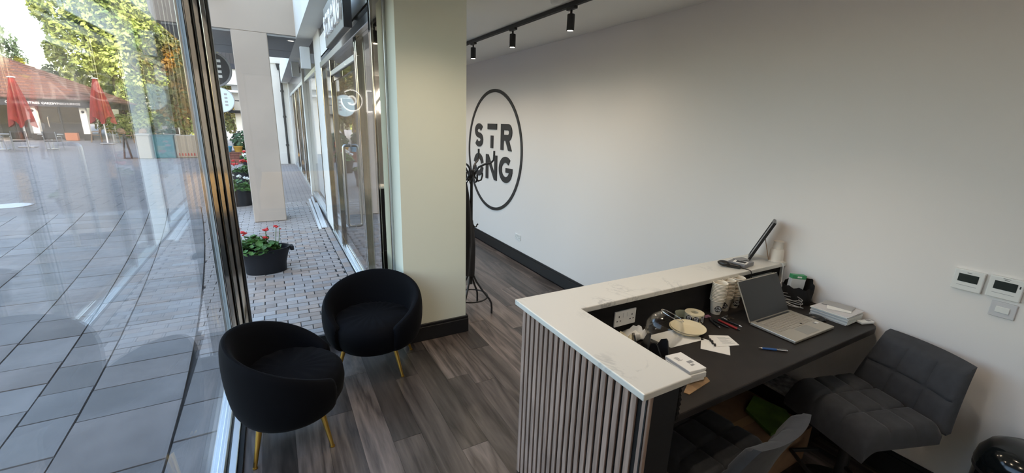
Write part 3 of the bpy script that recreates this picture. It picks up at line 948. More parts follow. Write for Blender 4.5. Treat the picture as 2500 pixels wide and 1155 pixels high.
# ------------------------------------------------------------------ wall controllers and switch
def controller(label, y0, y1, z0, z1, mark):
    s = thing('wall_controller', label, 'thermostat', (XW, (y0 + y1) / 2, z0), group='air conditioning controllers')
    bx('case', m_white, XW - 0.020, XW, y0, y1, z0, z1, s, bevel=0.004, seg=2)
    w_ = y1 - y0; h_ = z1 - z0
    bx('screen', mat('lcd', (0.022, 0.030, 0.028), 0.25), XW - 0.0215, XW - 0.0195, y0 + 0.17 * w_, y1 - 0.17 * w_, z0 + 0.42 * h_, z1 - 0.2 * h_, s)
    bx('groove', m_grey, XW - 0.0207, XW - 0.0195, y0 + 0.17 * w_, y1 - 0.17 * w_, z0 + 0.235 * h_, z0 + 0.25 * h_, s)
    MB().box(XW - 0.0208, XW - 0.0195, (y0 + y1) / 2 - 0.008, (y0 + y1) / 2 + 0.008, z1 - 0.14 * h_, z1 - 0.11 * h_).build('brand_mark', m_inkg, s)
    if mark:
        bx('sensor', m_ink, XW - 0.0208, XW - 0.0195, y0 + 0.07 * w_, y0 + 0.11 * w_, z0 + 0.62 * h_, z0 + 0.74 * h_, s)
        bx('sticker', m_inkg, XW - 0.0208, XW - 0.0195, y0 + 0.40 * w_, y0 + 0.62 * w_, z1 - 0.075 * h_, z1 - 0.045 * h_, s)
controller('white wall controller with dark screen, the one nearer the desk', 0.546, 0.652, 1.178, 1.281, False)
controller('white wall controller with dark screen directly above the light switch', 0.420, 0.531, 1.181, 1.285, True)
sw = thing('light_switch', 'plain white wall switch plate under the controllers', 'switch', (XW, 0.46, 1.09))
bx('plate', mat('switch_white', (0.62, 0.61, 0.63), 0.5), XW - 0.010, XW, 0.419, 0.503, 1.090, 1.165, sw, bevel=0.003, seg=2)
bx('rocker', m_white, XW - 0.015, XW - 0.010, 0.438, 0.484, 1.113, 1.143, sw, bevel=0.002)

# ------------------------------------------------------------------ swivel stools
m_seat = mat('grey_fabric', (0.042, 0.044, 0.050), 0.85, var=0.12, scale=30, sheen=0.15, bump=0.05, bscale=300)
st0 = thing('swivel_stool', 'x', 'stool', (0, 0, 0))
SWD, SDP, SZ = 0.47, 0.42, 0.0
def quilt(a, b, na, nb):
    fa = abs(math.sin(PI * a * na)); fb = abs(math.sin(PI * b * nb))
    return (min(1, fa * 2.6) * min(1, fb * 2.6)) ** 0.5
def pad(nm, to_world, na, nb, thick, ex):
    b_ = MB(); N, Mm = 37, 31
    def fn(u, v):
        e = min(min(u, 1 - u) * 16, 1) * min(min(v, 1 - v) * 16, 1)
        return to_world(u, v, thick * (0.55 + 0.45 * (max(e, 0) ** 0.5)) + ex * quilt(u, v, na, nb) * (1 if e > 0 else 0))
    b_.grid(fn, N, Mm)
    n0 = len(b_.v)
    b_.grid(lambda u, v: to_world(u, v, 0.0), N, Mm)
    for i in range(N - 1):
        b_.f.append((i * Mm, n0 + i * Mm, n0 + (i + 1) * Mm, (i + 1) * Mm))
        b_.f.append((i * Mm + Mm - 1, (i + 1) * Mm + Mm - 1, n0 + (i + 1) * Mm + Mm - 1, n0 + i * Mm + Mm - 1))
    for j in range(Mm - 1):
        b_.f.append((j, j + 1, n0 + j + 1, n0 + j))
        q = (N - 1) * Mm
        b_.f.append((q + j, n0 + q + j, n0 + q + j + 1, q + j + 1))
    return b_.build(nm, m_seat, st0, smooth=True)
def seatmap(u, v, h):
    x = (u - 0.5) * SWD * (1 - 0.05 * (1 - v)); y = -0.21 + v * SDP
    dr = 0.05 * max(0, (0.18 - v) / 0.18) ** 2
    return (x, y, 0.50 - 0.085 - dr + h)
pad('seat', seatmap, 3, 3, 0.075, 0.014)
def backmap(u, v, h):
    s_ = 1.0 - 0.17 * v
    x = (u - 0.5) * SWD * s_
    tl = R(14 + 6 * v)
    L_ = 0.285 * v
    cv = 0.035 * (2 * (u - 0.5)) ** 2
    return (x, 0.225 + 0.02 + math.sin(tl) * L_ - math.cos(tl) * h - cv + 0.05, 0.46 + math.cos(tl) * L_ + math.sin(tl) * (-h))
pad('backrest', backmap, 3, 2, 0.055, 0.012)
MB().lathe([(0.0, 0.0), (0.20, 0.0), (0.205, 0.006), (0.19, 0.018), (0.05, 0.035), (0.0, 0.035)], 36).build('base', m_metblk, st0, smooth=True)
MB().cyl((0, 0, 0.03), (0, 0, 0.30), 0.028, n=16).cyl((0, 0, 0.30), (0, 0, 0.41), 0.019, n=16).build('column', m_metblk, st0, smooth=True)
MB().box(-0.11, 0.11, -0.11, 0.13, 0.385, 0.418).build('seat_plate', m_metblk, st0, bevel=0.01)
MB().tube([(-0.12, -0.02, 0.16), (-0.15, -0.17, 0.15), (0, -0.21, 0.15), (0.15, -0.17, 0.15), (0.12, -0.02, 0.16), (0.0, 0.0, 0.17)], 0.011, 8, True).build('footrest', m_metblk, st0, smooth=True)
st1 = copy_tree(st0)
st0.location = (2.50, 0.745, 0.0); st0.rotation_euler = (0, 0, R(-108)); st0.scale = (1, 1, 1.2)
st0['label'] = 'grey quilted swivel stool turned with its back towards the wall'
st1.location = (1.60, 1.02, 0.0); st1.rotation_euler = (0, 0, R(184)); st1.scale = (1, 1, 1.09)
st1['label'] = 'grey swivel stool pushed under the desk, its curved back to us'
for c_ in (st0, st1): c_['group'] = 'grey swivel stools'

# ------------------------------------------------------------------ waste bin
bn = thing('waste_bin', 'glossy black cylindrical bin with domed lid beside the wall', 'bin', (2.745, 0.20, 0))
m_gloss = mat('gloss_black', (0.006, 0.008, 0.009), 0.12)
MB().lathe([(0.0, 0.0), (0.150, 0.0), (0.155, 0.01), (0.158, 0.43), (0.0, 0.43)], 40, T(2.745, 0.20, 0) @ Matrix.Diagonal((1, 1, 1.1, 1))).build('drum', m_gloss, bn, smooth=True)
MB().lathe([(0.0, 0.43), (0.164, 0.43), (0.166, 0.445), (0.160, 0.485), (0.135, 0.53), (0.10, 0.55), (0.0, 0.555)], 40, T(2.745, 0.20, 0) @ Matrix.Diagonal((1, 1, 1.1, 1))).build('lid', m_gloss, bn, smooth=True)
MB().lathe([(0.159, 0.415), (0.1645, 0.415), (0.1645, 0.430), (0.159, 0.430)], 40, T(2.745, 0.20, 0) @ Matrix.Diagonal((1, 1, 1.1, 1)), close=True).build('rim', m_metblk, bn, smooth=True)

# ------------------------------------------------------------------ things on the desk
ZD, ZT = 0.860, 1.068
def flat(name, label, cat, pts, z, th, m, parent=None, group=None):
    b_ = MB().prism(pts, z, z + th)
    o = b_.build(name, m, parent)
    if parent is None: tag(o, label, cat, group)
    return o
# laptop
lp = thing('laptop', 'open silver laptop with a black screen on the desk', 'laptop', (2.43, 1.095, ZD))
m_lap = mat('laptop_silver', (0.50, 0.46, 0.39), 0.38, 0.6)
bx('base', m_lap, 2.235, 2.625, 0.972, 1.212, ZD + 0.003, ZD + 0.018, lp, bevel=0.003, seg=2)
kb = MB()
for r_ in range(6):
    nk = 14
    for c_ in range(nk):
        if r_ == 5 and 4 <= c_ <= 8:
            if c_ == 4: kb.box(2.27 + 0.0245 * 4 + 0.001, 2.27 + 0.0245 * 9 - 0.001, 1.172 - 0.0185 * r_ - 0.0165, 1.172 - 0.0185 * r_, ZD + 0.018, ZD + 0.0195)
            continue
        x = 2.27 + 0.0228 * c_
        kb.box(x + 0.001, x + 0.0215, 1.178 - 0.0185 * r_ - 0.0165, 1.178 - 0.0185 * r_, ZD + 0.018, ZD + 0.0195)
kb.build('keyboard', mat('key_grey', (0.36, 0.33, 0.28), 0.5), lp)
bx('hinge_bar', m_blackp, 2.27, 2.59, 1.192, 1.204, ZD + 0.018, ZD + 0.020, lp)
bx('touchpad', mat('touchpad', (0.34, 0.325, 0.29), 0.35, 0.3), 2.375, 2.495, 0.985, 1.055, ZD + 0.0178, ZD + 0.0188, lp)
bx('sticker', m_white, 2.572, 2.594, 1.035, 1.052, ZD + 0.0178, ZD + 0.0188, lp)
bx('sticker', m_inkg, 2.556, 2.571, 1.035, 1.052, ZD + 0.0178, ZD + 0.0188, lp)
SM = T(2.43, 1.214, ZD + 0.012, rx=-R(28))
scr = MB().box(-0.195, 0.195, 0, 0.007, 0, 0.236, SM).build('screen_lid', m_lap, lp, bevel=0.002)
MB().box(-0.191, 0.191, -0.0012, 0.0, 0.006, 0.232, SM).build('screen', mat('screen_off', (0.018, 0.018, 0.019), 0.35), scr)

# paper cups in three nested stacks
m_cup = mat('paper_cup', (0.80, 0.73, 0.60), 0.7)
cup = MB().lathe([(0.0, 0.0), (0.027, 0.0), (0.0370, 0.081), (0.0405, 0.082), (0.0425, 0.0845), (0.0405, 0.0875), (0.0365, 0.086), (0.0255, 0.006), (0.0, 0.006)], 22).mesh('paper_cup', m_cup, smooth=True)
m_badge = mat('badge_black', (0.012, 0.012, 0.012), 0.5)
def badge(parent, M4, r, sz):
    """round black sticker with the stacked logo letters"""
    d_ = MB().lathe([(0.0, 0.0), (r, 0.0), (r, 0.0006), (0, 0.0006)], 20, M4).build('sticker', m_badge, parent)
    t_ = text_mb('STR', sz, M4 @ T(0, sz * 0.42, 0.0008), 0.0003, sz * 0.02)
    t2 = text_mb('ONG', sz, M4 @ T(0, -sz * 0.42, 0.0008), 0.0003, sz * 0.02)
    t_.add(t2.v, t2.f)
    t_.build('lettering', m_white, d_)
def facing(c, n_, tilt=0.0):
    n_ = Vector(n_).normalized()
    u = Vector((0, 0, 1)).cross(n_).normalized()
    v = n_.cross(u)
    return Matrix(((u.x, v.x, n_.x, c[0]), (u.y, v.y, n_.y, c[1]), (u.z, v.z, n_.z, c[2]), (0, 0, 0, 1))) @ Matrix.Rotation(tilt, 4, 'Z')
for si, (sx, sy, lean, nm) in enumerate(((2.200, 1.405, 0.05, 'first'), (2.290, 1.415, 0.03, 'middle'), (2.385, 1.418, 0.06, 'last'))):
    whr = ('the stack nearest the sticker roll', 'the middle stack of the three', 'the stack right behind the laptop')[si]
    ORD = ['', 'second', 'third', 'fourth', 'fifth', 'sixth', 'seventh', 'eighth', 'ninth', 'tenth', 'eleventh', 'twelfth', 'topmost']
    for k in range(13):
        c_ = bpy.data.objects.new('paper_cup', cup)
        COL.objects.link(c_)
        c_.location = (sx + lean * 0.0088 * k * 0.5, sy - lean * 0.0088 * k * 0.3, ZD + 0.0088 * k)
        tag(c_, ('%s nested paper cup %sof %s' % (ORD[k], 'from the bottom ' if k < 12 else '', whr)) if k else ('bottom paper cup with round black sticker, stack nearest the sticker roll', 'bottom paper cup with round black sticker in the middle stack', 'bottom paper cup with round black sticker in the stack behind the laptop')[si], 'cup', 'paper cups in three stacks')
        if k == 0:
            n_ = Vector((-sx, -sy, 0)).normalized()
            if si == 2: n_ = Vector((-0.5, -0.85, 0)).normalized()
            if si == 0: n_ = Vector((-0.62, -0.8, 0)).normalized()
            badge(c_, facing((sx + n_.x * 0.0335, sy + n_.y * 0.0335, ZD + 0.038), (n_.x, n_.y, -0.12)), 0.020, 0.017)

# roll of round logo stickers with its tail
rl = thing('sticker_roll', 'cream roll of round black logo stickers with a loose tail', 'sticker roll', (1.998, 1.398, ZD))
RC = (1.998, 1.398)
MB().lathe([(0.020, 0.0), (0.052, 0.0), (0.052, 0.048), (0.020, 0.048)], 32, T(RC[0], RC[1], ZD), close=True).build('roll', m_cream, rl, smooth=True)
for a in (190, 230, 272, 312):
    n_ = Vector((math.cos(R(a)), math.sin(R(a)), 0))
    badge(rl, facing((RC[0] + n_.x * 0.0525, RC[1] + n_.y * 0.0525, ZD + 0.024), n_, R(90)), 0.0185, 0.015)
tl_ = MB()
pts = [(1.975, 1.446), (1.950, 1.462), (1.922, 1.464), (1.900, 1.452), (1.888, 1.436)]
for i in range(len(pts) - 1):
    (x0, y0), (x1, y1) = pts[i], pts[i + 1]
    tl_.add([(x0, y0, ZD), (x1, y1, ZD), (x1, y1, ZD + 0.046), (x0, y0, ZD + 0.046), (x0 + 0.001, y0 + 0.001, ZD), (x1 + 0.001, y1 + 0.001, ZD), (x1 + 0.001, y1 + 0.001, ZD + 0.046), (x0 + 0.001, y0 + 0.001, ZD + 0.046)],
            [(0, 1, 2, 3), (7, 6, 5, 4), (3, 2, 6, 7), (0, 4, 5, 1)])
tl_.build('tail', mat('backing_paper', (0.42, 0.45, 0.34), 0.6), rl)
ptc = MB().box(-0.035, 0.035, -0.014, 0.014, 0, 0.008, T(2.085, 1.392, ZD, rz=R(-20), ry=R(-6))).build('wrapped_sachet', mat('patterned_wrap', (0.22, 0.10, 0.16), 0.5, var=0.7, scale=90), None, bevel=0.003)
tag(ptc, 'small patterned sachet lying between sticker roll and cups', 'sachet')

# glass fish bowl tipped over
BMx = T(1.600, 1.270, ZD + 0.088, rz=R(-20), ry=R(24))
bw = MB().lathe([(0.0, -0.086), (0.045, -0.082), (0.078, -0.052), (0.094, 0.0), (0.086, 0.042), (0.062, 0.072), (0.058, 0.078), (0.0585, 0.082), (0.0565, 0.0825), (0.054, 0.078), (0.058, 0.070), (0.082, 0.041),
                 (0.090, 0.0), (0.075, -0.050), (0.043, -0.078), (0.0, -0.082)], 36, BMx)
fb = thing('fish_bowl', 'clear round glass bowl tipped on the desk beside the plates', 'bowl', (1.60, 1.27, ZD))
bw.build('bowl', m_glass1, fb, smooth=True)
MB().tube([BMx @ Vector((0.0575 * math.cos(2 * PI * i / 36), 0.0575 * math.sin(2 * PI * i / 36), 0.0815)) for i in range(36)], 0.0018, 6, True).build('rim', glass_mat('rim_glass', (0.9, 0.9, 0.9), 0.16, 0.5), fb, smooth=True)

flat('paper_sheet', 'white sheet of paper lying under the bowl and plates', 'paper', [(1.60, 1.375), (1.625, 1.235), (1.85, 1.215), (1.86, 1.36)], ZD, 0.0012, m_paper)
# shallow plates
m_plate = mat('paper_plate', (0.84, 0.75, 0.52), 0.6)
plate = MB().lathe([(0.0, 0.0), (0.060, 0.0), (0.068, 0.004), (0.088, 0.021), (0.0905, 0.022), (0.0905, 0.024), (0.087, 0.0235), (0.067, 0.0068), (0.059, 0.003), (0.0, 0.003)], 36).mesh('paper_plate', m_plate, smooth=True)
for i, (dx, dy, lb) in enumerate(((-0.004, 0.004, 'lower cream paper plate of the pair beside the bowl'), (0.0, 0.0, 'upper cream paper plate, open on top of its pair'))):
    o = bpy.data.objects.new('paper_plate', plate); COL.objects.link(o)
    o.location = (1.845 + dx, 1.315 + dy, ZD + 0.0015 + 0.005 * i)
    tag(o, lb, 'plate', 'cream paper plates')
# loose note sheets
s1 = flat('note_sheet', 'blank white note sheet lying below the written one', 'paper', [(1.851, 1.235), (1.752, 1.163), (1.829, 1.056), (1.903, 1.11)], ZD, 0.0012, m_paper, None, 'loose note sheets')
s2 = flat('note_sheet', 'written white note sheet with lines of ink, on top', 'paper', [(1.91, 1.235), (2.002, 1.185), (1.961, 1.096), (1.819, 1.143)], ZD + 0.0015, 0.0016, m_paper, None, 'loose note sheets')
ink = MB()
for i in range(9):
    f_ = 0.2 + i * 0.075
    p0 = Vector((1.91, 1.235)).lerp(Vector((1.845, 1.135)), f_); p1 = Vector((2.002, 1.185)).lerp(Vector((1.961, 1.096)), f_)
    a_ = p0.lerp(p1, 0.32); b2 = p0.lerp(p1, 0.32 + rs.uniform(0.35, 0.6))
    d_ = (b2 - a_).normalized(); nn = Vector((-d_.y, d_.x)) * 0.0009
    ink.prism([tuple(a_ - nn), tuple(b2 - nn), tuple(b2 + nn), tuple(a_ + nn)], ZD + 0.0031, ZD + 0.0034)
ink.build('handwriting', m_inkg, s2)
clp = MB()
for i in range(7):
    clp.ball((1.865 - 0.004 * i + rs.uniform(-0.006, 0.006), 1.178 - 0.009 * i + 0.02, ZD + 0.007), 0.0055, 6, 4, (1.5, 1, 0.7))
tag(clp.build('hair_clip', m_blackp, None, smooth=True), 'small black toothed clip on the note sheets', 'clip')

# pens
def pen(name, label, p, q, r, mm, tip, group='pens on the desk', band=None):
    p = Vector((*p, ZD + r)); q = Vector((*q, ZD + r))
    o = thing(name, label, 'pen', p, group=group)
    d_ = (q - p)
    MB().cyl(p + d_ * 0.12, p + d_ * 0.62, r, n=10).build('barrel', mm, o, smooth=True)
    MB().cyl(p + d_ * 0.62, q, r * 0.95, n=10).build('cap', band or mm, o, smooth=True)
    MB().cyl(p, p + d_ * 0.12, r * 0.25, r * 0.95, n=10).build('tip', tip, o, smooth=True)
    u = Vector((0, 0, 1))
    MB().tube([p + d_ * 0.98 + u * r * 0.9, p + d_ * 0.97 + u * r * 1.6, p + d_ * 0.7 + u * r * 1.2], r * 0.22, 6).build('clip', tip, o, smooth=True)
m_blue = mat('pen_blue', (0.02, 0.09, 0.28), 0.4)
m_chrome = mat('chrome', (0.6, 0.6, 0.62), 0.15, 1.0)
m_redp = mat('pen_red', (0.30, 0.02, 0.02), 0.4)
pen('blue_pen', 'blue and silver ballpoint pen alone near the desk edge', (2.018, 1.032), (2.122, 0.950), 0.0055, m_blue, m_chrome, band=m_chrome)
pen('red_pen', 'red pen in the cluster between plates and laptop', (2.112, 1.190), (2.118, 1.325), 0.0065, m_redp, m_blackp)
pen('black_pen', 'black pen left of the red pen in the cluster', (2.035, 1.255), (2.075, 1.350), 0.006, m_blackp, m_chrome)
pen('black_pen', 'black pen lying parallel against the red pen', (2.085, 1.235), (2.090, 1.365), 0.006, m_blackp, m_blackp)
pen('black_pen', 'thin black pen on the laptop side of the cluster', (2.165, 1.215), (2.155, 1.335), 0.005, m_blackp, m_white)
ky = thing('key_bunch', 'small bunch of metal keys near the pens and cups', 'keys', (2.19, 1.33, ZD))
MB().tube([(2.190 + 0.013 * math.cos(a), 1.332 + 0.013 * math.sin(a), ZD + 0.004) for a in [2 * PI * i / 16 for i in range(16)]], 0.0015, 5, True).build('ring', m_chrome, ky)
for k, (a, l_) in enumerate(((20, 0.05), (-50, 0.045), (-110, 0.05))):
    M4 = T(2.190, 1.332, ZD + 0.002 + 0.0022 * k, rz=R(a))
    MB().prism([(0.012, -0.009), (0.028, -0.009), (0.032, -0.003), (l_, -0.003), (l_, 0.003), (0.032, 0.003), (0.028, 0.009), (0.012, 0.009)], 0, 0.002, M4).build('key', m_chrome, ky)

# pile of white product booklets on a strip of cardboard
flat('cardboard_strip', 'torn strip of brown cardboard under the white boxes', 'cardboard', [(1.375, 0.955), (1.385, 0.935), (1.545, 0.958), (1.560, 0.985), (1.46, 1.0)], ZD, 0.003, mat('kraft_card', (0.30, 0.19, 0.10), 0.85, var=0.2, scale=30))
m_label = mat('label_white', (0.86, 0.86, 0.83), 0.6)
for i in range(4):
    dz = ZD + 0.0034 + 0.0152 * i
    j = (0.004 * math.sin(i * 2.1), 0.004 * math.cos(i * 1.7))
    pp = [(1.437 + j[0], 0.982 + j[1]), (1.530 + j[0], 0.972 + j[1]), (1.537 + j[0], 1.112 + j[1]), (1.445 + j[0], 1.122 + j[1])]
    o = MB().prism(pp, dz, dz + 0.0146).build('white_carton', m_label, None, bevel=0.002)
    tag(o, ('lowest flat white carton of the pile, resting on the cardboard strip', 'second flat white carton from the bottom of the pile', 'third flat white carton from the bottom of the pile', 'topmost flat white carton with a printed barcode')[i], 'carton', 'white cartons by the countertop end')
    if i == 3:
        pr = MB()
        zz = dz + 0.0147
        for k in range(6):
            pr.box(1.462, 1.462 + rs.uniform(0.016, 0.026), 1.088 - 0.0052 * k, 1.0905 - 0.0052 * k, zz, zz + 0.0004)
        for k in range(11):
            pr.box(1.488 + 0.0028 * k, 1.4895 + 0.0028 * k, 1.028, 1.046, zz, zz + 0.0004)
            if k < 8: pr.box(1.482 + 0.0028 * k, 1.4835 + 0.0028 * k, 1.010, 1.022, zz, zz + 0.0004)
        pr.build('print', m_inkg, o)

# black folded stands
for i, (x, y, a, lb) in enumerate(((1.478, 1.300, 60, 'black folded card stand further from the white cartons'), (1.500, 1.205, 95, 'black folded card stand nearer the white cartons'))):
    M4 = T(x, y, ZD, rz=R(a))
    o = thing('card_stand', lb, 'stand', (x, y, ZD), group='black card stands')
    MB().prism([(-0.045, 0), (0.045, 0), (0.018, 0.075), (-0.006, 0.088), (-0.016, 0.08)], -0.004, 0.004, M4 @ T(0, 0.022, 0, rx=R(78))).build('front_leaf', m_blackp, o)
    MB().prism([(-0.045, 0), (0.045, 0), (0.018, 0.075), (-0.006, 0.088), (-0.016, 0.08)], -0.004, 0.004, M4 @ T(0, -0.022, 0, rx=R(102))).build('back_leaf', m_blackp, o)
# crumpled wrapping
def nap(x0, y0, x1, y1, hh, seed):
    q = random.Random(seed)
    nz = [[q.uniform(0, 1) for _ in range(7)] for _ in range(7)]
    def fn(u, v):
        i = int(round(u * 6)); j = int(round(v * 6))
        e = 0.35 if i in (0, 6) or j in (0, 6) else 1
        return (x0 + (x1 - x0) * u + 0.012 * (nz[j][i] - 0.5), y0 + (y1 - y0) * v + 0.012 * (nz[(j + 3) % 7][i] - 0.5), ZD + 0.003 + hh * nz[i][j] * e * (0.4 + 0.6 * u))
    return MB().grid(fn, 7, 7)
o = nap(1.47, 1.345, 1.60, 1.455, 0.062, 4).build('crumpled_napkin', mat('napkin_white', (0.80, 0.79, 0.74), 0.85), None, smooth=True)
md = o.modifiers.new('th', 'SOLIDIFY'); md.thickness = 0.0015
tag(o, 'crumpled white napkin below the double socket', 'napkin')
o = nap(1.42, 1.36, 1.50, 1.45, 0.045, 9).build('crumpled_wrapper', m_cream, None, smooth=True)
md = o.modifiers.new('th', 'SOLIDIFY'); md.thickness = 0.0015
tag(o, 'crumpled cream paper wrapper tucked against the countertop', 'wrapper')

# envelopes, mouse, remote
ev_ = thing('paper_stack', 'thick stack of white envelopes and leaflets by the wall', 'paper stack', (2.82, 1.05, ZD))
for i in range(13):
    dz = ZD + 0.0044 * i
    j = Vector((rs.uniform(-0.006, 0.006), rs.uniform(-0.006, 0.006)))
    s_ = i * 0.0012
    pp = [(2.738 + j.x - s_, 0.958 + j.y), (2.925 + j.x - s_, 0.962 + j.y), (2.925 + j.x - s_, 1.142 + j.y), (2.730 + j.x - s_, 1.146 + j.y)]
    MB().prism(pp, dz, dz + 0.0040).build('leaflet', m_paper if i % 4 else mat('leaflet_grey', (0.62, 0.61, 0.62), 0.7), ev_)
for (pp, dz, mm, lb) in (([(2.745, 1.075), (2.80, 0.975), (2.90, 1.01), (2.85, 1.12)], 0.0585, m_label, 'loose white envelope on top of the paper stack, nearest the laptop'),
                         ([(2.80, 1.13), (2.83, 0.985), (2.915, 1.0), (2.885, 1.145)], 0.0605, mat('grey_flyer', (0.40, 0.40, 0.40), 0.7), 'grey printed flyer on top of the paper stack by the wall')):
    tag(MB().prism(pp, ZD + dz, ZD + dz + 0.0016).build('envelope' if 'envelope' in lb else 'flyer', mm, None), lb, 'paper')
ms = thing('computer_mouse', 'black computer mouse between laptop and paper stack', 'mouse', (2.672, 1.09, ZD))
MB().ball((0, 0, 0), 0.05, 18, 12, (0.62, 1.05, 0.55), T(2.672, 1.09, ZD, rz=R(30))).build('shell', m_blackp, ms, smooth=True)
MB().cyl((2.66, 1.115, ZD + 0.024), (2.67, 1.121, ZD + 0.024), 0.006, n=10).build('wheel', m_grey, ms)
for v in ms.children[0].data.vertices:
    if v.co.z < ZD + 0.001: v.co.z = ZD + 0.001
rm = thing('remote_control', 'small white remote control at the desk corner by the wall', 'remote', (2.915, 0.945, ZD))
MB().box(-0.045, 0.045, -0.019, 0.019, 0.001, 0.016, T(2.885, 0.930, ZD, rz=R(-18))).build('case', m_white, rm, bevel=0.005, seg=2)
MB().box(0.005, 0.03, -0.010, 0.010, 0.016, 0.0172, T(2.885, 0.930, ZD, rz=R(-18))).build('screen', m_grey, rm)

# pouch with a green and white box
po = thing('black_pouch', 'black fabric pouch standing against the wall behind the laptop', 'pouch', (2.86, 1.30, ZD))
def pouchf(u, v):
    a = 2 * PI * u
    r = 1.0 + 0.06 * math.sin(7 * a + 5 * v)
    return (2.855 + 0.075 * r * math.cos(a), 1.30 + 0.085 * r * math.sin(a), ZD + 0.002 + 0.105 * v + (0.045 * max(0, math.cos(a)) * v) + 0.006 * math.sin(9 * a) * v)
MB().grid(pouchf, 40, 8, True).build('body', m_felt, po, smooth=True)
MB().lathe([(0, 0), (0.07, 0), (0.07, 0.01), (0, 0.01)], 24, T(2.855, 1.30, ZD + 0.002)).build('bottom', m_felt, po)
gb = thing('product_box', 'small white box with a green top sticking out of the pouch', 'box', (2.835, 1.325, ZD + 0.01))
GM = T(2.845, 1.315, ZD + 0.015, rz=R(-28), ry=R(4))
MB().box(-0.045, 0.045, -0.016, 0.016, 0, 0.135, GM).build('carton', mat('carton_grey', (0.62, 0.64, 0.64), 0.5), gb, bevel=0.001)
MB().box(-0.0456, 0.0456, -0.0166, 0.0166, 0.135, 0.160, GM).build('green_top', mat('carton_green', (0.05, 0.30, 0.12), 0.5), gb, bevel=0.001)
MB().box(-0.014, 0.014, -0.0172, -0.0162, 0.142, 0.152, GM).build('label', m_white, gb)
# power strip on the panel, chargers and cables
ps = thing('power_strip', 'white power strip on the black panel behind the laptop screen', 'power strip', (2.7, 1.455, 0.99))
bx('strip', m_white, 2.60, 2.84, 1.435, 1.4685, 0.970, 1.005, ps, bevel=0.004, seg=2)
bx('plug', m_white, 2.56, 2.597, 1.42, 1.4685, 0.962, 0.998, ps, bevel=0.004)
def cable(name, label, pts, r, mm):
    # smooth the way points with Catmull-Rom
    P = [Vector(p) for p in pts]
    out = []
    for i in range(len(P) - 1):
        p0, p1, p2, p3 = P[max(i - 1, 0)], P[i], P[i + 1], P[min(i + 2, len(P) - 1)]
        for k in range(6):
            t = k / 6
            out.append(0.5 * ((2 * p1) + (p2 - p0) * t + (2 * p0 - 5 * p1 + 4 * p2 - p3) * t * t + (3 * p1 - p0 - 3 * p2 + p3) * t ** 3))
    out.append(P[-1])
    o = MB().tube(out, r, 6).build(name, mm, None, smooth=True)
    return tag(o, label, 'cable')
m_cabw = mat('cable_white', (0.70, 0.69, 0.66), 0.5)
m_cabg = mat('cable_grey', (0.30, 0.29, 0.28), 0.5)
cable('white_cable', 'white cable running from the ledge down behind the laptop', [(2.875, 1.44, 1.072), (2.880, 1.425, 1.060), (2.882, 1.42, 1.00), (2.87, 1.41, 0.95), (2.82, 1.405, 0.925), (2.76, 1.40, 0.91), (2.72, 1.39, 0.90)], 0.0032, m_cabw)
cable('white_cable', 'white lead looping from the power strip to the desk', [(2.84, 1.45, 0.985), (2.835, 1.42, 0.97), (2.79, 1.395, 0.93), (2.755, 1.34, 0.885), (2.745, 1.27, 0.868), (2.76, 1.20, 0.865)], 0.0030, m_cabw)
lo = []
for k in range(34):
    a = k * 0.62
    lo.append((2.745 + 0.045 * math.cos(a) + 0.012 * math.sin(k * 1.7), 1.285 + 0.075 * math.sin(a) + 0.01 * math.cos(k * 2.3), ZD + 0.006 + 0.0016 * k))
cable('cable_coil', 'tangled coil of grey cable beside the laptop screen', lo, 0.0028, m_cabg)
cable('thin_cable', 'thin black lead hanging from the scanner over the ledge', [(2.50, 1.500, 1.080), (2.52, 1.462, 1.0725), (2.535, 1.433, 1.066), (2.545, 1.428, 1.03), (2.555, 1.425, 0.99)], 0.0025, m_blackp)

# ------------------------------------------------------------------ things on the ledge
# local frame: x along the width, z up the leaning board, -y the picture side
pf = thing('picture_frame', 'black photo frame on the ledge seen from its edge', 'picture frame', (2.80, 1.58, ZT))
FM = Matrix.Translation((2.782, 1.600, ZT + 0.007)) @ Matrix(((0.87, 0.5, 0, 0), (0.5, -0.87, 0, 0), (0, 0, 1, 0), (0, 0, 0, 1))) @ Matrix.Rotation(R(-22), 4, 'X')
fr_ = MB()
for (x0, x1, z0, z1) in ((-0.075, 0.075, 0, 0.018), (-0.075, 0.075, 0.272, 0.29), (-0.075, -0.057, 0.018, 0.272), (0.057, 0.075, 0.018, 0.272)):
    fr_.box(x0, x1, -0.008, 0.008, z0, z1, FM)
fr_.build('frame', m_blackp, pf)
MB().box(-0.057, 0.057, -0.003, 0.004, 0.018, 0.272, FM).build('picture', m_grey, pf)
MB().box(-0.056, 0.056, 0.004, 0.007, 0.018, 0.272, FM).build('backing', mat('mdf_brown', (0.24, 0.15, 0.09), 0.8), pf)
MB().prism([(-0.02, 0.0), (0.02, 0.0), (0.026, -0.10), (0.018, -0.155), (-0.018, -0.155), (-0.026, -0.10)], 0, 0.003, FM @ T(0, 0.008, 0.17, rx=R(128))).build('strut', mat('mdf_brown2', (0.26, 0.165, 0.10), 0.8), pf)
lt = thing('takeaway_tub', 'white tub with narrower top standing in the ledge corner', 'tub', (2.875, 1.487, ZT))
m_tubw = mat('tub_white', (0.74, 0.68, 0.60), 0.6)
MB().lathe([(0.0, 0.001), (0.048, 0.001), (0.049, 0.008), (0.044, 0.012), (0.041, 0.075), (0.036, 0.088), (0.0, 0.088)], 32, T(2.890, 1.484, ZT)).build('body', m_tubw, lt, smooth=True)
MB().lathe([(0.0, 0.088), (0.030, 0.088), (0.031, 0.10), (0.029, 0.132), (0.031, 0.135), (0.031, 0.14), (0.0, 0.14)], 32, T(2.890, 1.484, ZT)).build('cap', m_tubw, lt, smooth=True)
M4 = T(2.575, 1.530, ZT + 0.001, rz=R(8))
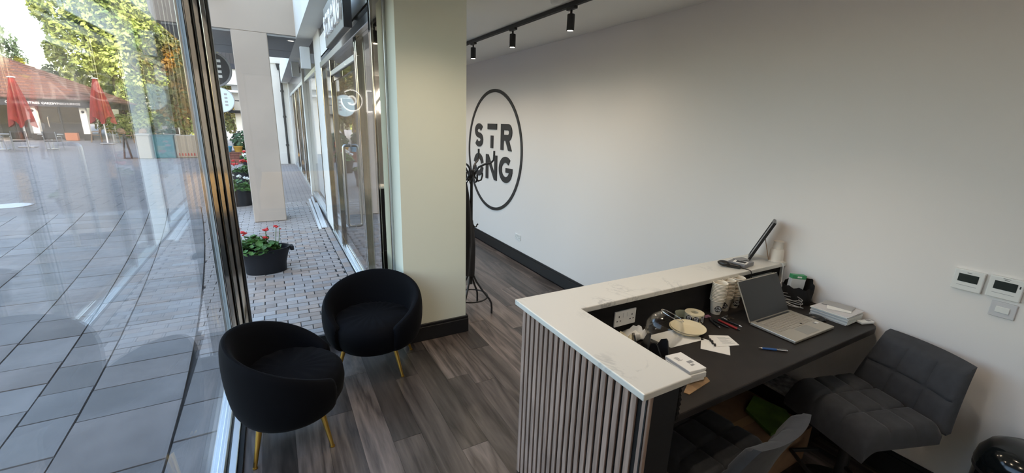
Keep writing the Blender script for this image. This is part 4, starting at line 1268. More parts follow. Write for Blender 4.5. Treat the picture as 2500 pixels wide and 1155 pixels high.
for i, (lb, mm, w_, h_) in enumerate((('grey boxed card pack lying on the ledge', mat('card_grey', (0.22, 0.22, 0.23), 0.5), 0.130, 0.030),)):
    cb = thing('card_pack', lb, 'card pack', (2.575, 1.53, ZT))
    MB().box(-0.065, 0.065, -0.055, 0.055, 0, 0.026, M4).build('box', mm, cb, bevel=0.002)
    MB().box(-0.05, 0.01, -0.045, 0.035, 0.026, 0.0275, M4 @ T(0, 0, 0, rz=R(10))).build('label', m_paper, cb)
    MB().box(-0.04, 0.0, -0.035, 0.02, 0.0275, 0.0285, M4 @ T(0, 0, 0, rz=R(10))).build('print', m_ink, cb)
tag(MB().box(-0.045, 0.045, -0.028, 0.028, 0.0288, 0.0305, M4 @ T(0.04, 0.018, 0, rz=R(-12))).build('gift_card', m_inkg, None), 'dark card on top of the grey card pack', 'card')
sc_ = thing('barcode_scanner', 'black handheld scanner lying on the ledge next to the card pack', 'scanner', (2.47, 1.53, ZT))
MB().ball((0, 0, 0), 0.03, 14, 8, (0.95, 1.35, 0.6), T(2.455, 1.565, ZT + 0.020, rz=R(10))).build('head', m_blackp, sc_, smooth=True)
MB().tube([(2.46, 1.545, ZT + 0.017), (2.475, 1.515, ZT + 0.016), (2.49, 1.485, ZT + 0.014), (2.495, 1.475, ZT + 0.013)], [0.016, 0.014, 0.0125, 0.010], 10).build('grip', m_blackp, sc_, smooth=True)

# ------------------------------------------------------------------ things under the desk
m_kraft = mat('cardboard_brown', (0.22, 0.13, 0.07), 0.85, var=0.12, scale=14)
kb_ = thing('cardboard_box', 'brown cardboard box on the floor under the desk', 'box', (2.28, 1.15, 0))
bx('carton', m_kraft, 1.96, 2.62, 0.965, 1.36, 0.001, 0.24, kb_, bevel=0.004)
bx('tape', mat('tape_tan', (0.30, 0.19, 0.09), 0.3), 1.959, 2.621, 1.14, 1.19, 0.235, 0.2412, kb_)
bx('side_flap', m_kraft, 1.965, 2.615, 0.955, 0.9645, 0.09, 0.238, kb_)
def sheetf(name, label, cat, c, mm, z, th=0.006):
    o = MB().prism(c, z, z + th).build(name, mm, None, bevel=0.001)
    return tag(o, label, cat)
sheetf('green_bag', 'bright green folded bag on the cardboard box under the desk', 'bag', [(2.30, 1.02), (2.50, 0.985), (2.60, 1.10), (2.56, 1.28), (2.38, 1.22)], mat('bag_green', (0.16, 0.30, 0.04), 0.5, col2=(0.05, 0.10, 0.02), scale=7), 0.243, 0.02)
nw = sheetf('newspaper', 'folded printed newspaper beside the green bag under the desk', 'newspaper', [(2.66, 1.05), (2.90, 1.06), (2.90, 1.34), (2.68, 1.34)], mat('newsprint', (0.42, 0.42, 0.42), 0.8, col2=(0.12, 0.12, 0.12), scale=28), 0.30, 0.02)
sb = thing('storage_crate', 'low dark crate against the wall under the desk', 'crate', (2.78, 1.2, 0))
for a_ in ((2.645, 2.665, 1.02, 1.36), (2.90, 2.92, 1.02, 1.36), (2.665, 2.90, 1.02, 1.04), (2.665, 2.90, 1.34, 1.36)):
    bx('side', m_blackp, a_[0], a_[1], a_[2], a_[3], 0.001, 0.297, sb)
bx('bottom', m_blackp, 2.665, 2.90, 1.04, 1.34, 0.001, 0.02, sb)
bx('lid', m_blackp, 2.645, 2.92, 1.02, 1.36, 0.2972, 0.2995, sb)
tag(MB().prism([(1.24, 0.93), (1.30, 0.925), (1.34, 0.99), (1.26, 1.0)], 0.001, 0.004).build('torn_paper', m_paper, None), 'scrap of torn white paper on the floor by the counter end', 'paper')

# ------------------------------------------------------------------ shop sign box above the entrance
sg = thing('sign_box', 'projecting box sign with raised white letters above the glass entrance', 'sign', (0.72, 4.75, 2.66))
bx('casing', mat('sign_brown', (0.17, 0.155, 0.135), 0.5), 0.63, 0.69, 4.10, 5.46, 2.665, 3.06, sg, bevel=0.004)
bx('end_cap', mat('sign_cap', (0.012, 0.012, 0.016), 0.4), 0.622, 0.69, 4.075, 4.10, 2.655, 3.07, sg)
m_sgl = mat('sign_letter', (0.9, 0.9, 0.9), 0.4, emit=(1, 1, 1), estr=0.08)
SGM = Matrix(((0, 0, -1, 0.63), (-1, 0, 0, 0), (0, 1, 0, 0), (0, 0, 0, 1)))
for i, ch in enumerate('STRONG'):
    letter_mb(ch, 0.150, 0.20, 0.045, 0.022, SGM @ T(-(5.36 - 0.205 * i), 2.745, 0)).build('letter', m_sgl, sg)

for y in (4.3, 5.2):
    MB().box(0.69, XS, y, y + 0.04, 2.95, 2.99).build('bracket', m_metblk, sg)
# ------------------------------------------------------------------ white strips lying by the shopfront
for i, ((x0, y0), (x1, y1), lb) in enumerate((((0.60, 7.95), (0.66, 11.2), 'white trim strip on the pavers, furthest from the shopfront'), ((0.655, 8.05), (0.74, 11.5), 'middle white trim strip lying on the pavers'), ((0.70, 8.05), (0.765, 10.6), 'white trim strip lying closest to the shopfront'))):
    d_ = Vector((x1 - x0, y1 - y0)).normalized(); nn = Vector((-d_.y, d_.x)) * 0.022
    tag(MB().prism([(x0 - nn.x, y0 - nn.y), (x1 - nn.x, y1 - nn.y), (x1 + nn.x, y1 + nn.y), (x0 + nn.x, y0 + nn.y)], 0.002, 0.02).build('trim_strip', m_white, None, bevel=0.002), lb, 'strip', 'white strips by the shopfront')

# ------------------------------------------------------------------ planters
def leaves(b_, c, rx, ry, h, n, sz, q):
    for _ in range(n):
        a = q.uniform(0, 2 * PI); r = math.sqrt(q.random())
        x = c[0] + rx * r * math.cos(a); y = c[1] + ry * r * math.sin(a)
        z = c[2] + h * (1 - 0.75 * r * r) * q.uniform(0.45, 1.0)
        s = sz * q.uniform(0.6, 1.15)
        m_ = T(x, y, z, rz=q.uniform(0, 6.28), rx=q.uniform(-0.75, 0.75), ry=q.uniform(-0.75, 0.75))
        p = [(0, 0, -s * 0.12)] + [(s * math.cos(t) * (0.82 if k % 2 else 1), s * math.sin(t) * (0.82 if k % 2 else 1), 0.08 * s) for k, t in enumerate([2 * PI * k / 8 for k in range(8)])]
        b_.add(p, [(0, 1 + k, 1 + (k + 1) % 8) for k in range(8)], m_)
def flower(parent, p, q_, r, mm, q, stem=True):
    b_ = MB()
    for _ in range(16):
        d_ = Vector((q.gauss(0, 1), q.gauss(0, 1), q.gauss(0.3, 0.7))).normalized() * r * q.uniform(0.35, 1.0)
        d_.z *= 0.7
        b_.ball((q_[0] + d_.x, q_[1] + d_.y, q_[2] + d_.z), r * 0.36, 6, 4, (1, 1, 0.7))
    f = b_.build('flower_head', mm, parent)
    if stem: MB().cyl(p, q_, 0.004, n=5).build('stem', m_stem, f)
def tub(name, label, c, rx, ry, h, seed, heads, mm, fol, rz=0.0, lift=0.10, mtub=None):
    q = random.Random(seed)
    o = thing(name, label, 'planter', (c[0], c[1], 0.0))
    M4 = T(c[0], c[1], 0, rz=rz)
    k = rx
    MB().lathe([(0.0, 0.002), (0.78 * k, 0.002), (0.79 * k, 0.02), (0.80 * k, h * 0.35), (0.90 * k, h * 0.72), (0.97 * k, h * 0.93), (1.0 * k, h), (1.0 * k, h + 0.012), (0.95 * k, h + 0.012), (0.90 * k, h - 0.05), (0.0, h - 0.06)], 40, M4, 1, ry / rx).build('tub', mtub or m_tub, o, smooth=True)
    for s in (-1, 1):
        MB().box(-0.022, 0.022, -0.055, 0.055, h - 0.055, h + 0.004, M4 @ T(s * (rx + 0.015), 0, 0)).build('handle', mtub or m_tub, o, bevel=0.008)
    MB().lathe([(0, h - 0.055), (0.9 * k, h - 0.05), (0.9 * k, h - 0.045), (0, h - 0.045)], 24, M4, 1, ry / rx).build('soil', m_soil, o)
    b_ = MB()
    (fx, fy, frx, fry, fh, n, sz) = fol
    leaves(b_, (c[0] + fx, c[1] + fy, h - 0.05), frx, fry, fh, n, sz, q)
    b_.build('foliage', m_leaf, o, kind='stuff')
    for (hx, hy, hz, r) in heads:
        flower(o, (c[0] + hx * 0.8, c[1] + hy * 0.8, h), (c[0] + hx, c[1] + hy, h + hz), r, mm, q)
    return o
tub('flower_tub', 'black oval tub of red geraniums on the brick walkway', (-0.215, 5.93), 0.29, 0.20, 0.30, 2,
    [(-0.25, 0.02, 0.26, 0.036), (-0.20, -0.06, 0.235, 0.04), (-0.285, -0.03, 0.225, 0.032), (0.035, 0.02, 0.235, 0.036), (0.025, -0.05, 0.155, 0.028), (0.155, 0.03, 0.265, 0.028), (0.195, 0.06, 0.225, 0.012)],
    m_red, (-0.09, -0.015, 0.27, 0.20, 0.24, 230, 0.042), rz=R(6))
tub('flower_tub', 'large tub with trailing greenery and white flowers behind the column', (-0.80, 10.9), 0.36, 0.26, 0.36, 3,
    [(-0.2, -0.1, 0.26, 0.05), (-0.05, -0.05, 0.3, 0.055), (0.1, -0.1, 0.28, 0.05), (0.22, 0.0, 0.24, 0.05), (-0.1, 0.1, 0.3, 0.05), (0.28, -0.1, 0.22, 0.045)],
    m_petw, (0, 0, 0.38, 0.28, 0.26, 260, 0.055))
tub('flower_tub', 'tub of red flowers further back behind the column', (-0.68, 13.1), 0.34, 0.25, 0.50, 4,
    [(-0.32, -0.05, 0.2, 0.05), (-0.2, -0.1, 0.2, 0.06), (-0.05, -0.05, 0.28, 0.07), (0.1, -0.05, 0.25, 0.07), (-0.26, 0.1, 0.27, 0.04)],
    m_red, (0, 0, 0.36, 0.26, 0.2, 160, 0.05))
tub('flower_tub', 'tub of white flowers standing nearest the white end wall', (-0.62, 16.6), 0.30, 0.24, 0.45, 5,
    [(-0.22, -0.05, 0.22, 0.08), (-0.1, -0.1, 0.30, 0.08), (0.05, 0, 0.3, 0.08), (-0.18, 0.05, 0.12, 0.07), (-0.02, -0.1, 0.36, 0.07)],
    m_petw, (0, 0, 0.3, 0.25, 0.3, 140, 0.06))
tub('flower_tub', 'small tub of red flowers beside the brick planter', (-0.80, 18.8), 0.28, 0.22, 0.42, 6,
    [(-0.12, -0.05, 0.2, 0.09), (0.05, -0.1, 0.22, 0.09), (0.18, 0, 0.42, 0.08), (0.12, 0, 0.55, 0.07)],
    m_red, (0, 0, 0.28, 0.22, 0.3, 120, 0.06))

# ------------------------------------------------------------------ raised brick bed with shrubs
m_redb = mat('red_brick', (0.22, 0.075, 0.05), 0.85, rnd=0.25)
bp_ = thing('brick_planter', 'low red brick bed with shrubs at the end of the walkway', 'planter', (-1.5, 21.1, 0))
bx('core', m_joint, -2.58, -0.42, 20.92, 21.88, 0.0, 0.40, bp_)
bk = MB().box(-0.145, 0.145, -0.03, 0.03, -0.047, 0.047).mesh('brick', m_redb)
for r_ in range(4):
    for k in range(8):
        x = -2.44 + 0.3 * k + (0.15 if r_ % 2 else 0)
        if x > -0.40: continue
        o = bpy.data.objects.new('brick', bk); o.location = (x, 20.90, 0.055 + 0.105 * r_); link(o, bp_)
bx('coping', mat('brick_coping', (0.16, 0.07, 0.05), 0.8), -2.62, -0.38, 20.85, 21.9, 0.43, 0.47, bp_)
m_shrub = mat('shrub_leaf', (0.035, 0.085, 0.03), 0.6, var=0.5, scale=3)
def bush(name, label, c, rx, ry, h, n, sz, mm, seed, cat='shrub'):
    q = random.Random(seed)
    o = thing(name, label, cat, c)
    b_ = MB()
    for _ in range(n):
        d_ = Vector((q.gauss(0, 1), q.gauss(0, 1), q.gauss(0, 1))).normalized() * (q.uniform(0.45, 1) ** 0.5)
        p = Vector((c[0] + d_.x * rx, c[1] + d_.y * ry, c[2] + h / 2 + d_.z * h / 2))
        s = sz * q.uniform(0.6, 1.3)
        m_ = Matrix.Translation(p) @ (d_ + Vector((q.uniform(-.6, .6), q.uniform(-.6, .6), q.uniform(-.2, .8)))).to_track_quat('Z', 'Y').to_matrix().to_4x4() @ Matrix.Rotation(q.uniform(0, 6.3), 4, 'Z')
        b_.add([(-s, 0, 0), (0, -s * 0.55, 0.1 * s), (s, 0, 0), (0, s * 0.55, 0.1 * s)], [(0, 1, 2, 3)], m_)
    b_.build('foliage', mm, o, kind='stuff')
    MB().cyl(c, (c[0], c[1], c[2] + h * 0.5), 0.03 * max(rx, 0.3) * 3, n=6).build('stem', mat('bark', (0.06, 0.04, 0.03), 0.9), o)
    return o
bush('shrub', 'dark round shrub in the brick bed, closest to the steel post', (-2.1, 21.55, 0.47), 0.52, 0.38, 0.95, 900, 0.07, m_shrub, 21)
bush('shrub', 'dark round shrub in the brick bed, next to the column', (-1.0, 21.55, 0.47), 0.52, 0.38, 0.85, 800, 0.07, m_shrub, 22)
for (x, mm, lb) in ((-1.62, mat('pot_blue', (0.03, 0.25, 0.42), 0.4), 'small bright blue pot on the brick bed'), (-1.25, mat('pot_yellow', (0.45, 0.25, 0.03), 0.4), 'small yellow pot on the brick bed')):
    o = MB().lathe([(0.0, 0.471), (0.12, 0.471), (0.16, 0.66), (0.17, 0.67), (0.17, 0.70), (0.145, 0.70), (0.13, 0.5), (0, 0.5)], 18, T(x, 21.0 - 0.02, 0)).build('flower_pot', mm, None, smooth=True)
    tag(o, lb, 'pot', 'coloured pots on the brick bed')

# ------------------------------------------------------------------ hanging round signs and balcony building
for (x, y, z, r, mm, tm, lb, top) in ((-0.90, 10.6, 2.78, 0.33, mat('disc_dark', (0.03, 0.028, 0.03), 0.5), m_petw, 'dark round hanging sign under the arcade soffit', 3.262),
                                 (-1.93, 25.0, 2.62, 0.56, mat('disc_pale', (0.55, 0.70, 0.72), 0.5), m_grey, 'pale round hanging sign on the balcony building', None)):
    o = thing('round_sign', lb, 'sign', (x, y, z))
    FMx = facing((x, y, z), (-x * 0 - 0.1, -1, 0))
    MB().lathe([(0, -0.03), (r, -0.03), (r, 0.03), (0, 0.03)], 40, FMx).build('disc', mm, o, smooth=True)
    MB().lathe([(r - 0.02, -0.034), (r + 0.01, -0.034), (r + 0.01, 0.034), (r - 0.02, 0.034)], 40, FMx, close=True).build('rim', m_grey, o, smooth=True)
    b_ = MB()
    for k, t in enumerate((0.45, 0.15, -0.15, -0.42)):
        b_.box(r * 0.30, r * 0.30 + r * 0.22, r * t - 0.05 * r, r * t + 0.10 * r, 0.03, 0.034, FMx)
    b_.build('lettering', tm, o)
    if top: MB().cyl((x, y, z + r - 0.01), (x, y, top), 0.012, n=6).build('hanger', m_metblk, o)
    else: MB().cyl((x + r, y, z), (-1.0, y + 0.6, z), 0.03, n=6).build('bracket', m_metblk, o)
wb = sthing('wall_balcony_building', 'white building with a dark balcony beyond the column', (0, 26, 0))
bx('upper_wall', m_rendw, -1.85, 1.6, 25.9, 27, 3.40, 4.12, wb)
bx('balcony_floor', mat('balcony_navy', (0.02, 0.024, 0.04), 0.5), -2.0, 1.6, 25.8, 27, 4.12, 4.36, wb)
bx('eave', m_rendw, -1.70, 1.6, 25.6, 27, 3.02, 3.12, wb)
bx('recess', m_soff, -1.5, 1.6, 26.1, 27, 3.12, 3.40, wb)
bx('pillar', m_rendw, -1.48, 0.2, 26.0, 27, 0, 3.02, wb)
bx('awning', m_metblk, -1.62, -1.0, 25.6, 26.0, 2.05, 2.18, wb)
bx('awning_side', m_metblk, -1.75, -1.55, 25.7, 25.9, 2.05, 2.95, wb)
bx('top_rail', m_metblk, -2.0, 1.6, 25.84, 25.88, 5.0, 5.04, wb)
for k in range(24):
    bx('baluster', m_metblk, -2.0 + 0.15 * k, -1.98 + 0.15 * k, 25.85, 25.87, 4.36, 5.0, wb)
bx('balcony_screen', mat('balcony_mesh', (0.09, 0.085, 0.085), 0.7), -1.85, 1.6, 26.2, 26.25, 4.36, 4.98, wb)

# ------------------------------------------------------------------ kiosk
m_tile = paving_mat('roof_tiles', (0.165, 0.07, 0.045), (0.115, 0.052, 0.037), (0.055, 0.026, 0.02), 0.3, 0.2, msz=0.02)
ks = thing('kiosk', 'cafe kiosk with tiled hip roof and dark lettered fascia', 'kiosk', (-14, 42, 0))
yk = 39.3
ap1, ap2 = (-15.9, 44.6, 5.45), (-17.5, 44.6, 5.45)
e = [(-9.95, 38.8, 2.58), (-23.5, 38.8, 2.58), (-23.5, 50.5, 2.58), (-9.95, 50.5, 2.58)]
rf = MB()
def roofface(pts):
    # subdivide into rising tile courses so the eaves show steps
    n = 14
    for i in range(n):
        t0, t1 = i / n, (i + 1) / n
        a0 = Vector(pts[0]).lerp(Vector(pts[3]), t0); b0 = Vector(pts[1]).lerp(Vector(pts[2]), t0)
        a1 = Vector(pts[0]).lerp(Vector(pts[3]), t1); b1 = Vector(pts[1]).lerp(Vector(pts[2]), t1)
        u_ = Vector((0, 0, 0.05))
        rf.add([a0 + u_, b0 + u_, b1, a1, a0 - u_ * 0.4, b0 - u_ * 0.4], [(0, 1, 2, 3), (4, 5, 1, 0)])
roofface([e[1], e[0], ap1, ap2]); roofface([e[0], e[3], ap1, ap1]); roofface([e[3], e[2], ap2, ap1]); roofface([e[2], e[1], ap2, ap2])
rf.build('roof', m_tile, ks)
bx('soffit', m_dkfas, -23.4, -10.05, 38.9, 50.4, 2.50, 2.56, ks)
bx('fascia', mat('fascia_dark', (0.015, 0.016, 0.025), 0.5), -23.3, -10.3, 38.95, 39.15, 2.12, 2.60, ks)
bx('fascia_side', mat('fascia_dark2', (0.015, 0.016, 0.025), 0.5), -10.5, -10.3, 39.15, 50, 2.12, 2.60, ks)
KM = Matrix(((1, 0, 0, 0), (0, 0, -1, 38.945), (0, 1, 0, 0), (0, 0, 0, 1)))
tx = MB()
for word, xx in (('CHURROS', -11.16), ('WINES', -11.76), ('CAKES', -12.27), ('PASTRIES', -13.0), ('COFFEE', -13.82), ('SANDWICHES', -15.0)):
    t_ = text_mb(word, 0.185, KM @ T(xx, 2.31, 0), 0.004, 0.003)
    tx.add(t_.v, t_.f)
tx.build('lettering', mat('fascia_text', (0.50, 0.50, 0.52), 0.6), ks)
for x in (-13.15, -10.78, -15.6, -18):
    c_ = bx('column', m_rendw, x - 0.16, x + 0.16, 39.25, 39.55, 0.0, 2.2, ks)
    bx('plinth', m_black, x - 0.18, x + 0.18, 39.22, 39.58, 0.0, 0.42, c_)
    MB().ball((x + 0.02, 39.2, 1.85), 0.08, 8, 6).build('wall_lamp', m_black, c_)
for (x0, x1) in ((-15.4, -13.4), (-12.9, -11.95), (-11.9, -10.98)):
    bx('glazing', m_glass, x0, x1, 39.5, 39.52, 0.05, 2.15, ks)
    bx('glazing_frame', m_metblk, x1 - 0.06, x1, 39.47, 39.55, 0, 2.15, ks)
bx('counter', m_dkfas, -15.4, -11.6, 42.3, 42.8, 0, 1.1, ks)
bx('inner_wall', mat('kiosk_dark', (0.06, 0.07, 0.065), 0.7), -23, -12.2, 44.0, 44.1, 0, 2.5, ks)
bx('menu_board', mat('menu_board', (0.14, 0.16, 0.15), 0.5), -15.2, -13.4, 43.9, 44.0, 0.9, 2.0, ks)
MB().tube([(-12.55, 39.42, 0.8), (-12.55, 39.36, 0.85), (-12.55, 39.36, 1.45), (-12.55, 39.42, 1.5)], 0.03, 6).build('door_handle', m_chrome, ks)
tag(bx('terracotta_planter', mat('terracotta', (0.42, 0.16, 0.08), 0.8), -11.75, -11.15, 38.75, 39.1, 0.0, 0.5, bevel=0.02), 'square terracotta planter at the foot of the kiosk column', 'planter')

# ------------------------------------------------------------------ folded parasols
m_par = mat('parasol_red', (0.26, 0.024, 0.022), 0.85, var=0.25, scale=3)
def parasol(label, x, y, ztop, zbot, r, lean=0):
    o = thing('folded_parasol', label, 'parasol', (x, y, 0), group='folded red parasols')
    MB().cyl((x, y, 0.08), (x, y, ztop + 0.12), 0.035, n=10).build('pole', m_petw, o, smooth=True)
    MB().box(x - 0.3, x + 0.3, y - 0.3, y + 0.3, 0, 0.08).build('base', m_grey, o, bevel=0.02)
    MB().lathe([(0, ztop + 0.06), (0.16, ztop + 0.06), (0.14, ztop + 0.1), (0, ztop + 0.13)], 12, T(x, y, 0)).build('finial', m_petw, o)
    def fn(u, v):
        a = 2 * PI * u
        rr = (0.10 + (r - 0.10) * v ** 0.9) * (1 + 0.28 * math.sin(8 * a) * min(1, v * 2.2))
        return (x + rr * math.cos(a), y + rr * math.sin(a), ztop + 0.06 - (ztop - zbot) * v - (0.22 * math.sin(4 * a + 1) * (v ** 6)))
    MB().grid(fn, 64, 12, True).build('canopy', m_par, o, smooth=True)
    return o
parasol('folded red parasol standing clear of the kiosk, beside the wicker seating', -8.75, 34.9, 3.70, 1.35, 0.47)
parasol('folded red parasol in front of the kiosk fascia', -11.0, 31.5, 3.35, 1.15, 0.40)

# ------------------------------------------------------------------ cafe tables and chairs
m_wick = mat('wicker', (0.26, 0.17, 0.10), 0.8, var=0.3, scale=20)
def cafe_chair(name, label, x, y, a, mf, ms_, group, wick):
    o = thing(name, label, 'chair', (x, y, 0), R(a), group=group)
    M4 = T(x, y, 0, rz=R(a))
    def bb(nm, mm, *v, bevel=0.0):
        return MB().box(*v, M4).build(nm, mm, o, bevel=bevel)
    bb('seat', ms_, -0.23, 0.23, -0.23, 0.23, 0.43, 0.47, bevel=0.015)
    def fn(u, v):
        x_ = (u - 0.5) * 0.48
        return M4 @ Vector((x_, 0.24 + 0.06 * v - 0.10 * (2 * u - 1) ** 2, 0.55 + v * 0.36 * (1 - 0.35 * abs(2 * u - 1) ** 3 if wick else 1)))
    bk_ = MB().grid(fn, 9, 5).build('backrest', ms_, o, smooth=True)
    md_ = bk_.modifiers.new('th', 'SOLIDIFY'); md_.thickness = 0.02
    for sx in (-1, 1):
        MB().tube([M4 @ Vector(p) for p in ((sx * 0.22, 0.20, 0.0), (sx * 0.22, 0.21, 0.45), (sx * 0.22, 0.26, 0.90))], 0.018, 6).build('back_leg', mf, o)
        MB().tube([M4 @ Vector(p) for p in ((sx * 0.24, -0.28, 0.0), (sx * 0.25, -0.22, 0.45), (sx * 0.26, -0.18, 0.66), (sx * 0.26, 0.22, 0.68))], 0.018, 6).build('front_leg_and_arm', mf, o)
    return o
def cafe_table(label, x, y, r, mm, h=0.74):
    o = thing('cafe_table', label, 'table', (x, y, 0), group='cafe tables')
    MB().lathe([(0, h - 0.03), (r, h - 0.03), (r, h), (0, h)], 24, T(x, y, 0)).build('top', mm, o)
    MB().cyl((x, y, 0.04), (x, y, h - 0.03), 0.035, n=8).build('column', m_alu, o)
    MB().lathe([(0, 0), (0.24, 0), (0.24, 0.03), (0, 0.05)], 16, T(x, y, 0)).build('foot', m_alu, o)
m_sling = mat('black_sling', (0.02, 0.02, 0.022), 0.6)
m_tabt = mat('table_silver', (0.52, 0.54, 0.55), 0.3, 0.8)
cafe_table('round silver cafe table nearest the frame edge', -11.3, 29.8, 0.45, m_tabt)
cafe_table('round silver cafe table below the kiosk column', -9.7, 30.3, 0.45, m_tabt)
al = 'aluminium cafe chairs'
cafe_chair('aluminium_chair', 'aluminium chair with black sling at the table by the frame edge', -11.15, 28.7, 165, m_alu, m_sling, al, False)
cafe_chair('aluminium_chair', 'aluminium chair with black sling between the two silver tables', -10.35, 28.9, 200, m_alu, m_sling, al, False)
cafe_chair('aluminium_chair', 'aluminium chair with black sling nearest the terracotta planter', -9.25, 29.0, 178, m_alu, m_sling, al, False)
cafe_table('small dark cafe table among the wicker chairs', -9.0, 37.2, 0.35, m_wick)
wi = 'wicker cafe chairs'
for (x, y, a, lb) in ((-9.75, 37.0, -80, 'wicker chair closest to the kiosk column'), (-8.25, 36.6, 60, 'wicker chair just past the parasol pole'), (-7.5, 36.7, -30, 'wicker chair with rounded back, in the middle of the row'), (-6.65, 37.1, 40, 'wicker chair furthest from the kiosk')):
    cafe_chair('wicker_chair', lb, x, y, a, m_wick, m_wick, wi, True)
fe = thing('barrier_rail', 'low dark barrier with a white frame behind the wicker chairs', 'barrier', (-7, 38, 0))
bx('panel', m_black, -6.4, -5.6, 37.6, 37.64, 0.25, 0.95, fe)
for x in (-6.45, -5.58):
    bx('post', m_petw, x, x + 0.05, 37.58, 37.66, 0, 1.0, fe)
bx('rail', m_petw, -6.45, -5.53, 37.58, 37.66, 0.5, 0.55, fe)

# ------------------------------------------------------------------ planters and stands in front of the trees
tp = thing('teal_planter', 'tall teal planter box with an evergreen on the plaza', 'planter', (-4.2, 24.3, 0))
MB().prism([(-0.36, -0.36), (0.36, -0.36), (0.36, 0.36), (-0.36, 0.36)], 0, 1.0, T(-4.2, 24.4, 0)).build('box', mat('teal_paint', (0.02, 0.16, 0.20), 0.5), tp, bevel=0.02)
MB().box(-0.38, 0.38, -0.38, 0.38, 0.94, 1.0, T(-4.2, 24.4, 0.005)).build('rim', mat('teal_dark', (0.015, 0.11, 0.14), 0.5), tp)
q = random.Random(8); b_ = MB(); leaves(b_, (-4.2, 24.4, 0.95), 0.42, 0.42, 0.95, 500, 0.08, q); b_.build('evergreen', m_shrub, tp, kind='stuff')
m_beige = mat('beige_board', (0.42, 0.36, 0.28), 0.8)
o = thing('beige_crate', 'plain beige planter box beside the teal planter', 'box', (-4.8, 24.0, 0))
bx('box', m_beige, -5.05, -4.62, 23.8, 24.5, 0, 0.98, o, bevel=0.01)
bx('lip', m_beige, -5.08, -4.59, 23.77, 24.53, 0.98, 1.03, o)
o = thing('beige_crate', 'beige board box with red lettering nearer the steel post', 'box', (-3.4, 24.3, 0))
bx('box', m_beige, -3.80, -2.75, 24.2, 24.9, 0, 0.98, o, bevel=0.01)
b_ = MB()
for k in range(9):
    b_.box(-3.72 + 0.11 * k, -3.68 + 0.11 * k, 24.185, 24.2, 0.08, 0.20)
b_.build('red_marks', mat('red_print', (0.45, 0.03, 0.03), 0.6), o)
o = thing('sandwich_board', 'slim dark sandwich board standing before the beige box', 'sign', (-5.3, 24.4, 0))
MB().box(-0.02, 0.02, -0.3, 0.3, 0, 1.0, T(-5.62, 24.2, 0, rz=R(10), ry=R(6))).build('front_board', mat('board_brown', (0.10, 0.06, 0.05), 0.7), o)
MB().box(-0.02, 0.02, -0.3, 0.3, 0, 1.0, T(-5.38, 24.2, 0, rz=R(10), ry=R(-6))).build('back_board', mat('board_brown2', (0.10, 0.06, 0.05), 0.7), o)
mh = thing('manhole_cover', 'pale round metal cover set in the plaza paving', 'cover', (-4.79, 12.3, 0))
MB().lathe([(0, -0.02), (0.30, -0.02), (0.30, -0.004), (0, -0.002)], 28, T(-4.79, 12.3, 0)).build('plate', mat('cover_pale', (0.62, 0.63, 0.63), 0.4), mh)
MB().lathe([(0.30, -0.02), (0.34, -0.02), (0.34, -0.003), (0.30, -0.003)], 28, T(-4.79, 12.3, 0), close=True).build('ring', m_grey, mh)

# ------------------------------------------------------------------ trees
def leafmat(name, a, b2, c_=None, pos=0.72):
    m = mat(name, a, 0.6, col2=b2, scale=0.55, detail=6)
    nt = m.node_tree
    rp = [n for n in nt.nodes if n.type == 'VALTORGB'][0]
    if c_:
        x = rp.color_ramp.elements.new(pos); x.color = (*c_, 1)
    bs = nt.nodes['Principled BSDF']
    tr = nt.nodes.new('ShaderNodeBsdfTranslucent')
    src = bs.inputs['Base Color'].links[0].from_socket
    nt.links.new(src, tr.inputs['Color'])
    mx = nt.nodes.new('ShaderNodeMixShader'); mx.inputs[0].default_value = 0.35
    out = [n for n in nt.nodes if n.type == 'OUTPUT_MATERIAL'][0]
    nt.links.new(bs.outputs[0], mx.inputs[1]); nt.links.new(tr.outputs[0], mx.inputs[2]); nt.links.new(mx.outputs[0], out.inputs['Surface'])
    return m
m_bark = mat('tree_bark', (0.07, 0.05, 0.035), 0.9)
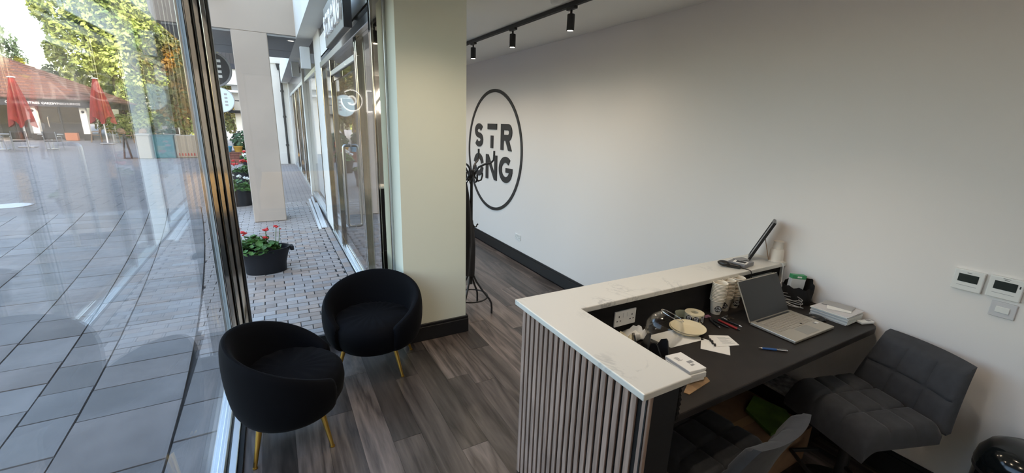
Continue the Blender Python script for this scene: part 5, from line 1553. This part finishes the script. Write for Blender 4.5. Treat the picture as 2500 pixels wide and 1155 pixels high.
def tree(name, label, x, y, z0, z1, rx, ry, n, sz, mm, seed, trunk=0.35, hole=0.0):
    q = random.Random(seed)
    o = thing(name, label, 'tree', (x, y, 0), group='trees around the plaza')
    b_ = MB()
    zc = (z0 + z1) / 2; rz_ = (z1 - z0) / 2
    cl_ = []
    for _ in range(70):
        d_ = Vector((q.gauss(0, 1), q.gauss(0, 1), q.gauss(0, 1))).normalized() * (q.random() ** 0.4)
        cl_.append((Vector((x + d_.x * rx, y + d_.y * ry, zc + d_.z * rz_)), q.uniform(0.16, 0.30)))
    V = []; F = []
    for i in range(n):
        c_, cr = cl_[i % len(cl_)]
        d_ = Vector((q.gauss(0, 1), q.gauss(0, 1), q.gauss(0, 1))).normalized() * (q.random() ** 0.33)
        p = c_ + Vector((d_.x * rx * cr, d_.y * ry * cr, d_.z * rz_ * cr))
        if p.z < 0.05: continue
        s = sz * q.uniform(0.6, 1.3)
        nrm = (d_ + Vector((q.uniform(-.8, .8), q.uniform(-.8, .8), q.uniform(-.2, .9)))).normalized()
        u = nrm.orthogonal().normalized(); w_ = nrm.cross(u)
        an = q.uniform(0, 6.28); u, w_ = u * math.cos(an) + w_ * math.sin(an), w_ * math.cos(an) - u * math.sin(an)
        k = len(V)
        V += [p - u * s, p - w_ * s * 0.6 + nrm * s * 0.15, p + u * s, p + w_ * s * 0.6 + nrm * s * 0.15]
        F.append((k, k + 1, k + 2, k + 3))
    b_.v = [tuple(v) for v in V]; b_.f = F
    b_.build('crown', mm, o, kind='stuff')
    tb = MB().tube([(x, y, 0), (x + 0.1, y, z0 + 0.4), (x - 0.1, y, zc), (x, y, zc + rz_ * 0.6)], [trunk, trunk * 0.8, trunk * 0.5, trunk * 0.15], 8)
    for k in range(7):
        a = k * 0.9 + seed
        tb.tube([(x, y, z0 + (zc - z0) * (0.3 + 0.1 * k)), (x + rx * 0.35 * math.cos(a), y + ry * 0.35 * math.sin(a), zc - rz_ * 0.1 + 0.15 * k), (x + rx * 0.7 * math.cos(a), y + ry * 0.7 * math.sin(a), zc + rz_ * 0.25)], [trunk * 0.35, trunk * 0.2, trunk * 0.06], 6)
    tb.build('trunk', m_bark, o, smooth=True)
m_t1 = leafmat('leaf_lime', (0.34, 0.46, 0.10), (0.07, 0.15, 0.03), (0.46, 0.52, 0.15), 0.6)
m_t2 = leafmat('leaf_autumn', (0.40, 0.20, 0.03), (0.05, 0.08, 0.02), (0.16, 0.17, 0.05), 0.5)
m_t3 = leafmat('leaf_blue', (0.16, 0.24, 0.13), (0.05, 0.10, 0.05))
m_t4 = leafmat('leaf_yellow', (0.42, 0.38, 0.04), (0.18, 0.22, 0.03))
tree('lime_tree', 'tall sunlit lime green tree filling the window view', -11.9, 53, 1.6, 15.0, 4.6, 4.2, 22000, 0.20, m_t1, 1)
tree('lime_tree', 'shorter yellow green tree to the right of the tall lime tree', -8.2, 51, 0.4, 9.5, 3.3, 3.2, 12000, 0.18, m_t1, 2)
tree('autumn_tree', 'dark autumn tree with orange leaves behind the beige boxes', -5.0, 41, 0.8, 8.5, 2.9, 2.6, 6500, 0.17, m_t2, 3, 0.2)
tree('autumn_tree', 'autumn tree with thin trunk right behind the steel corner post', -3.2, 35, 0.9, 6.5, 1.9, 1.8, 4200, 0.14, m_t2, 4, 0.12)
tree('autumn_tree', 'small autumn tree between the brick bed and balcony building', -2.1, 33, 0.8, 5.2, 1.3, 1.2, 2400, 0.12, m_t2, 9, 0.08)
tree('blue_conifer', 'blue green conifer at the frame edge above the kiosk roof', -19.3, 54, 2.0, 8.7, 1.5, 1.5, 3500, 0.16, m_t3, 5)
tree('yellow_tree', 'bright yellow tree low behind the kiosk roof at the frame edge', -18.3, 52, 1.5, 6.1, 1.5, 1.3, 2600, 0.16, m_t4, 6)
tree('blue_conifer', 'pale grey green tree between kiosk roof and tall lime tree', -16.6, 55, 1.5, 6.0, 1.8, 1.5, 3000, 0.16, m_t3, 7)
bush('hedge', 'clipped green hedge behind the wicker chairs', (-8.2, 43, 0), 3.2, 0.9, 1.9, 2600, 0.14, m_t1, 31, 'hedge')
bush('juniper', 'low spreading olive juniper beside the barrier', (-7.0, 40.5, 0), 1.6, 0.8, 1.1, 1200, 0.12, mat('juniper_leaf', (0.13, 0.14, 0.05), 0.7, var=0.4, scale=2), 32)
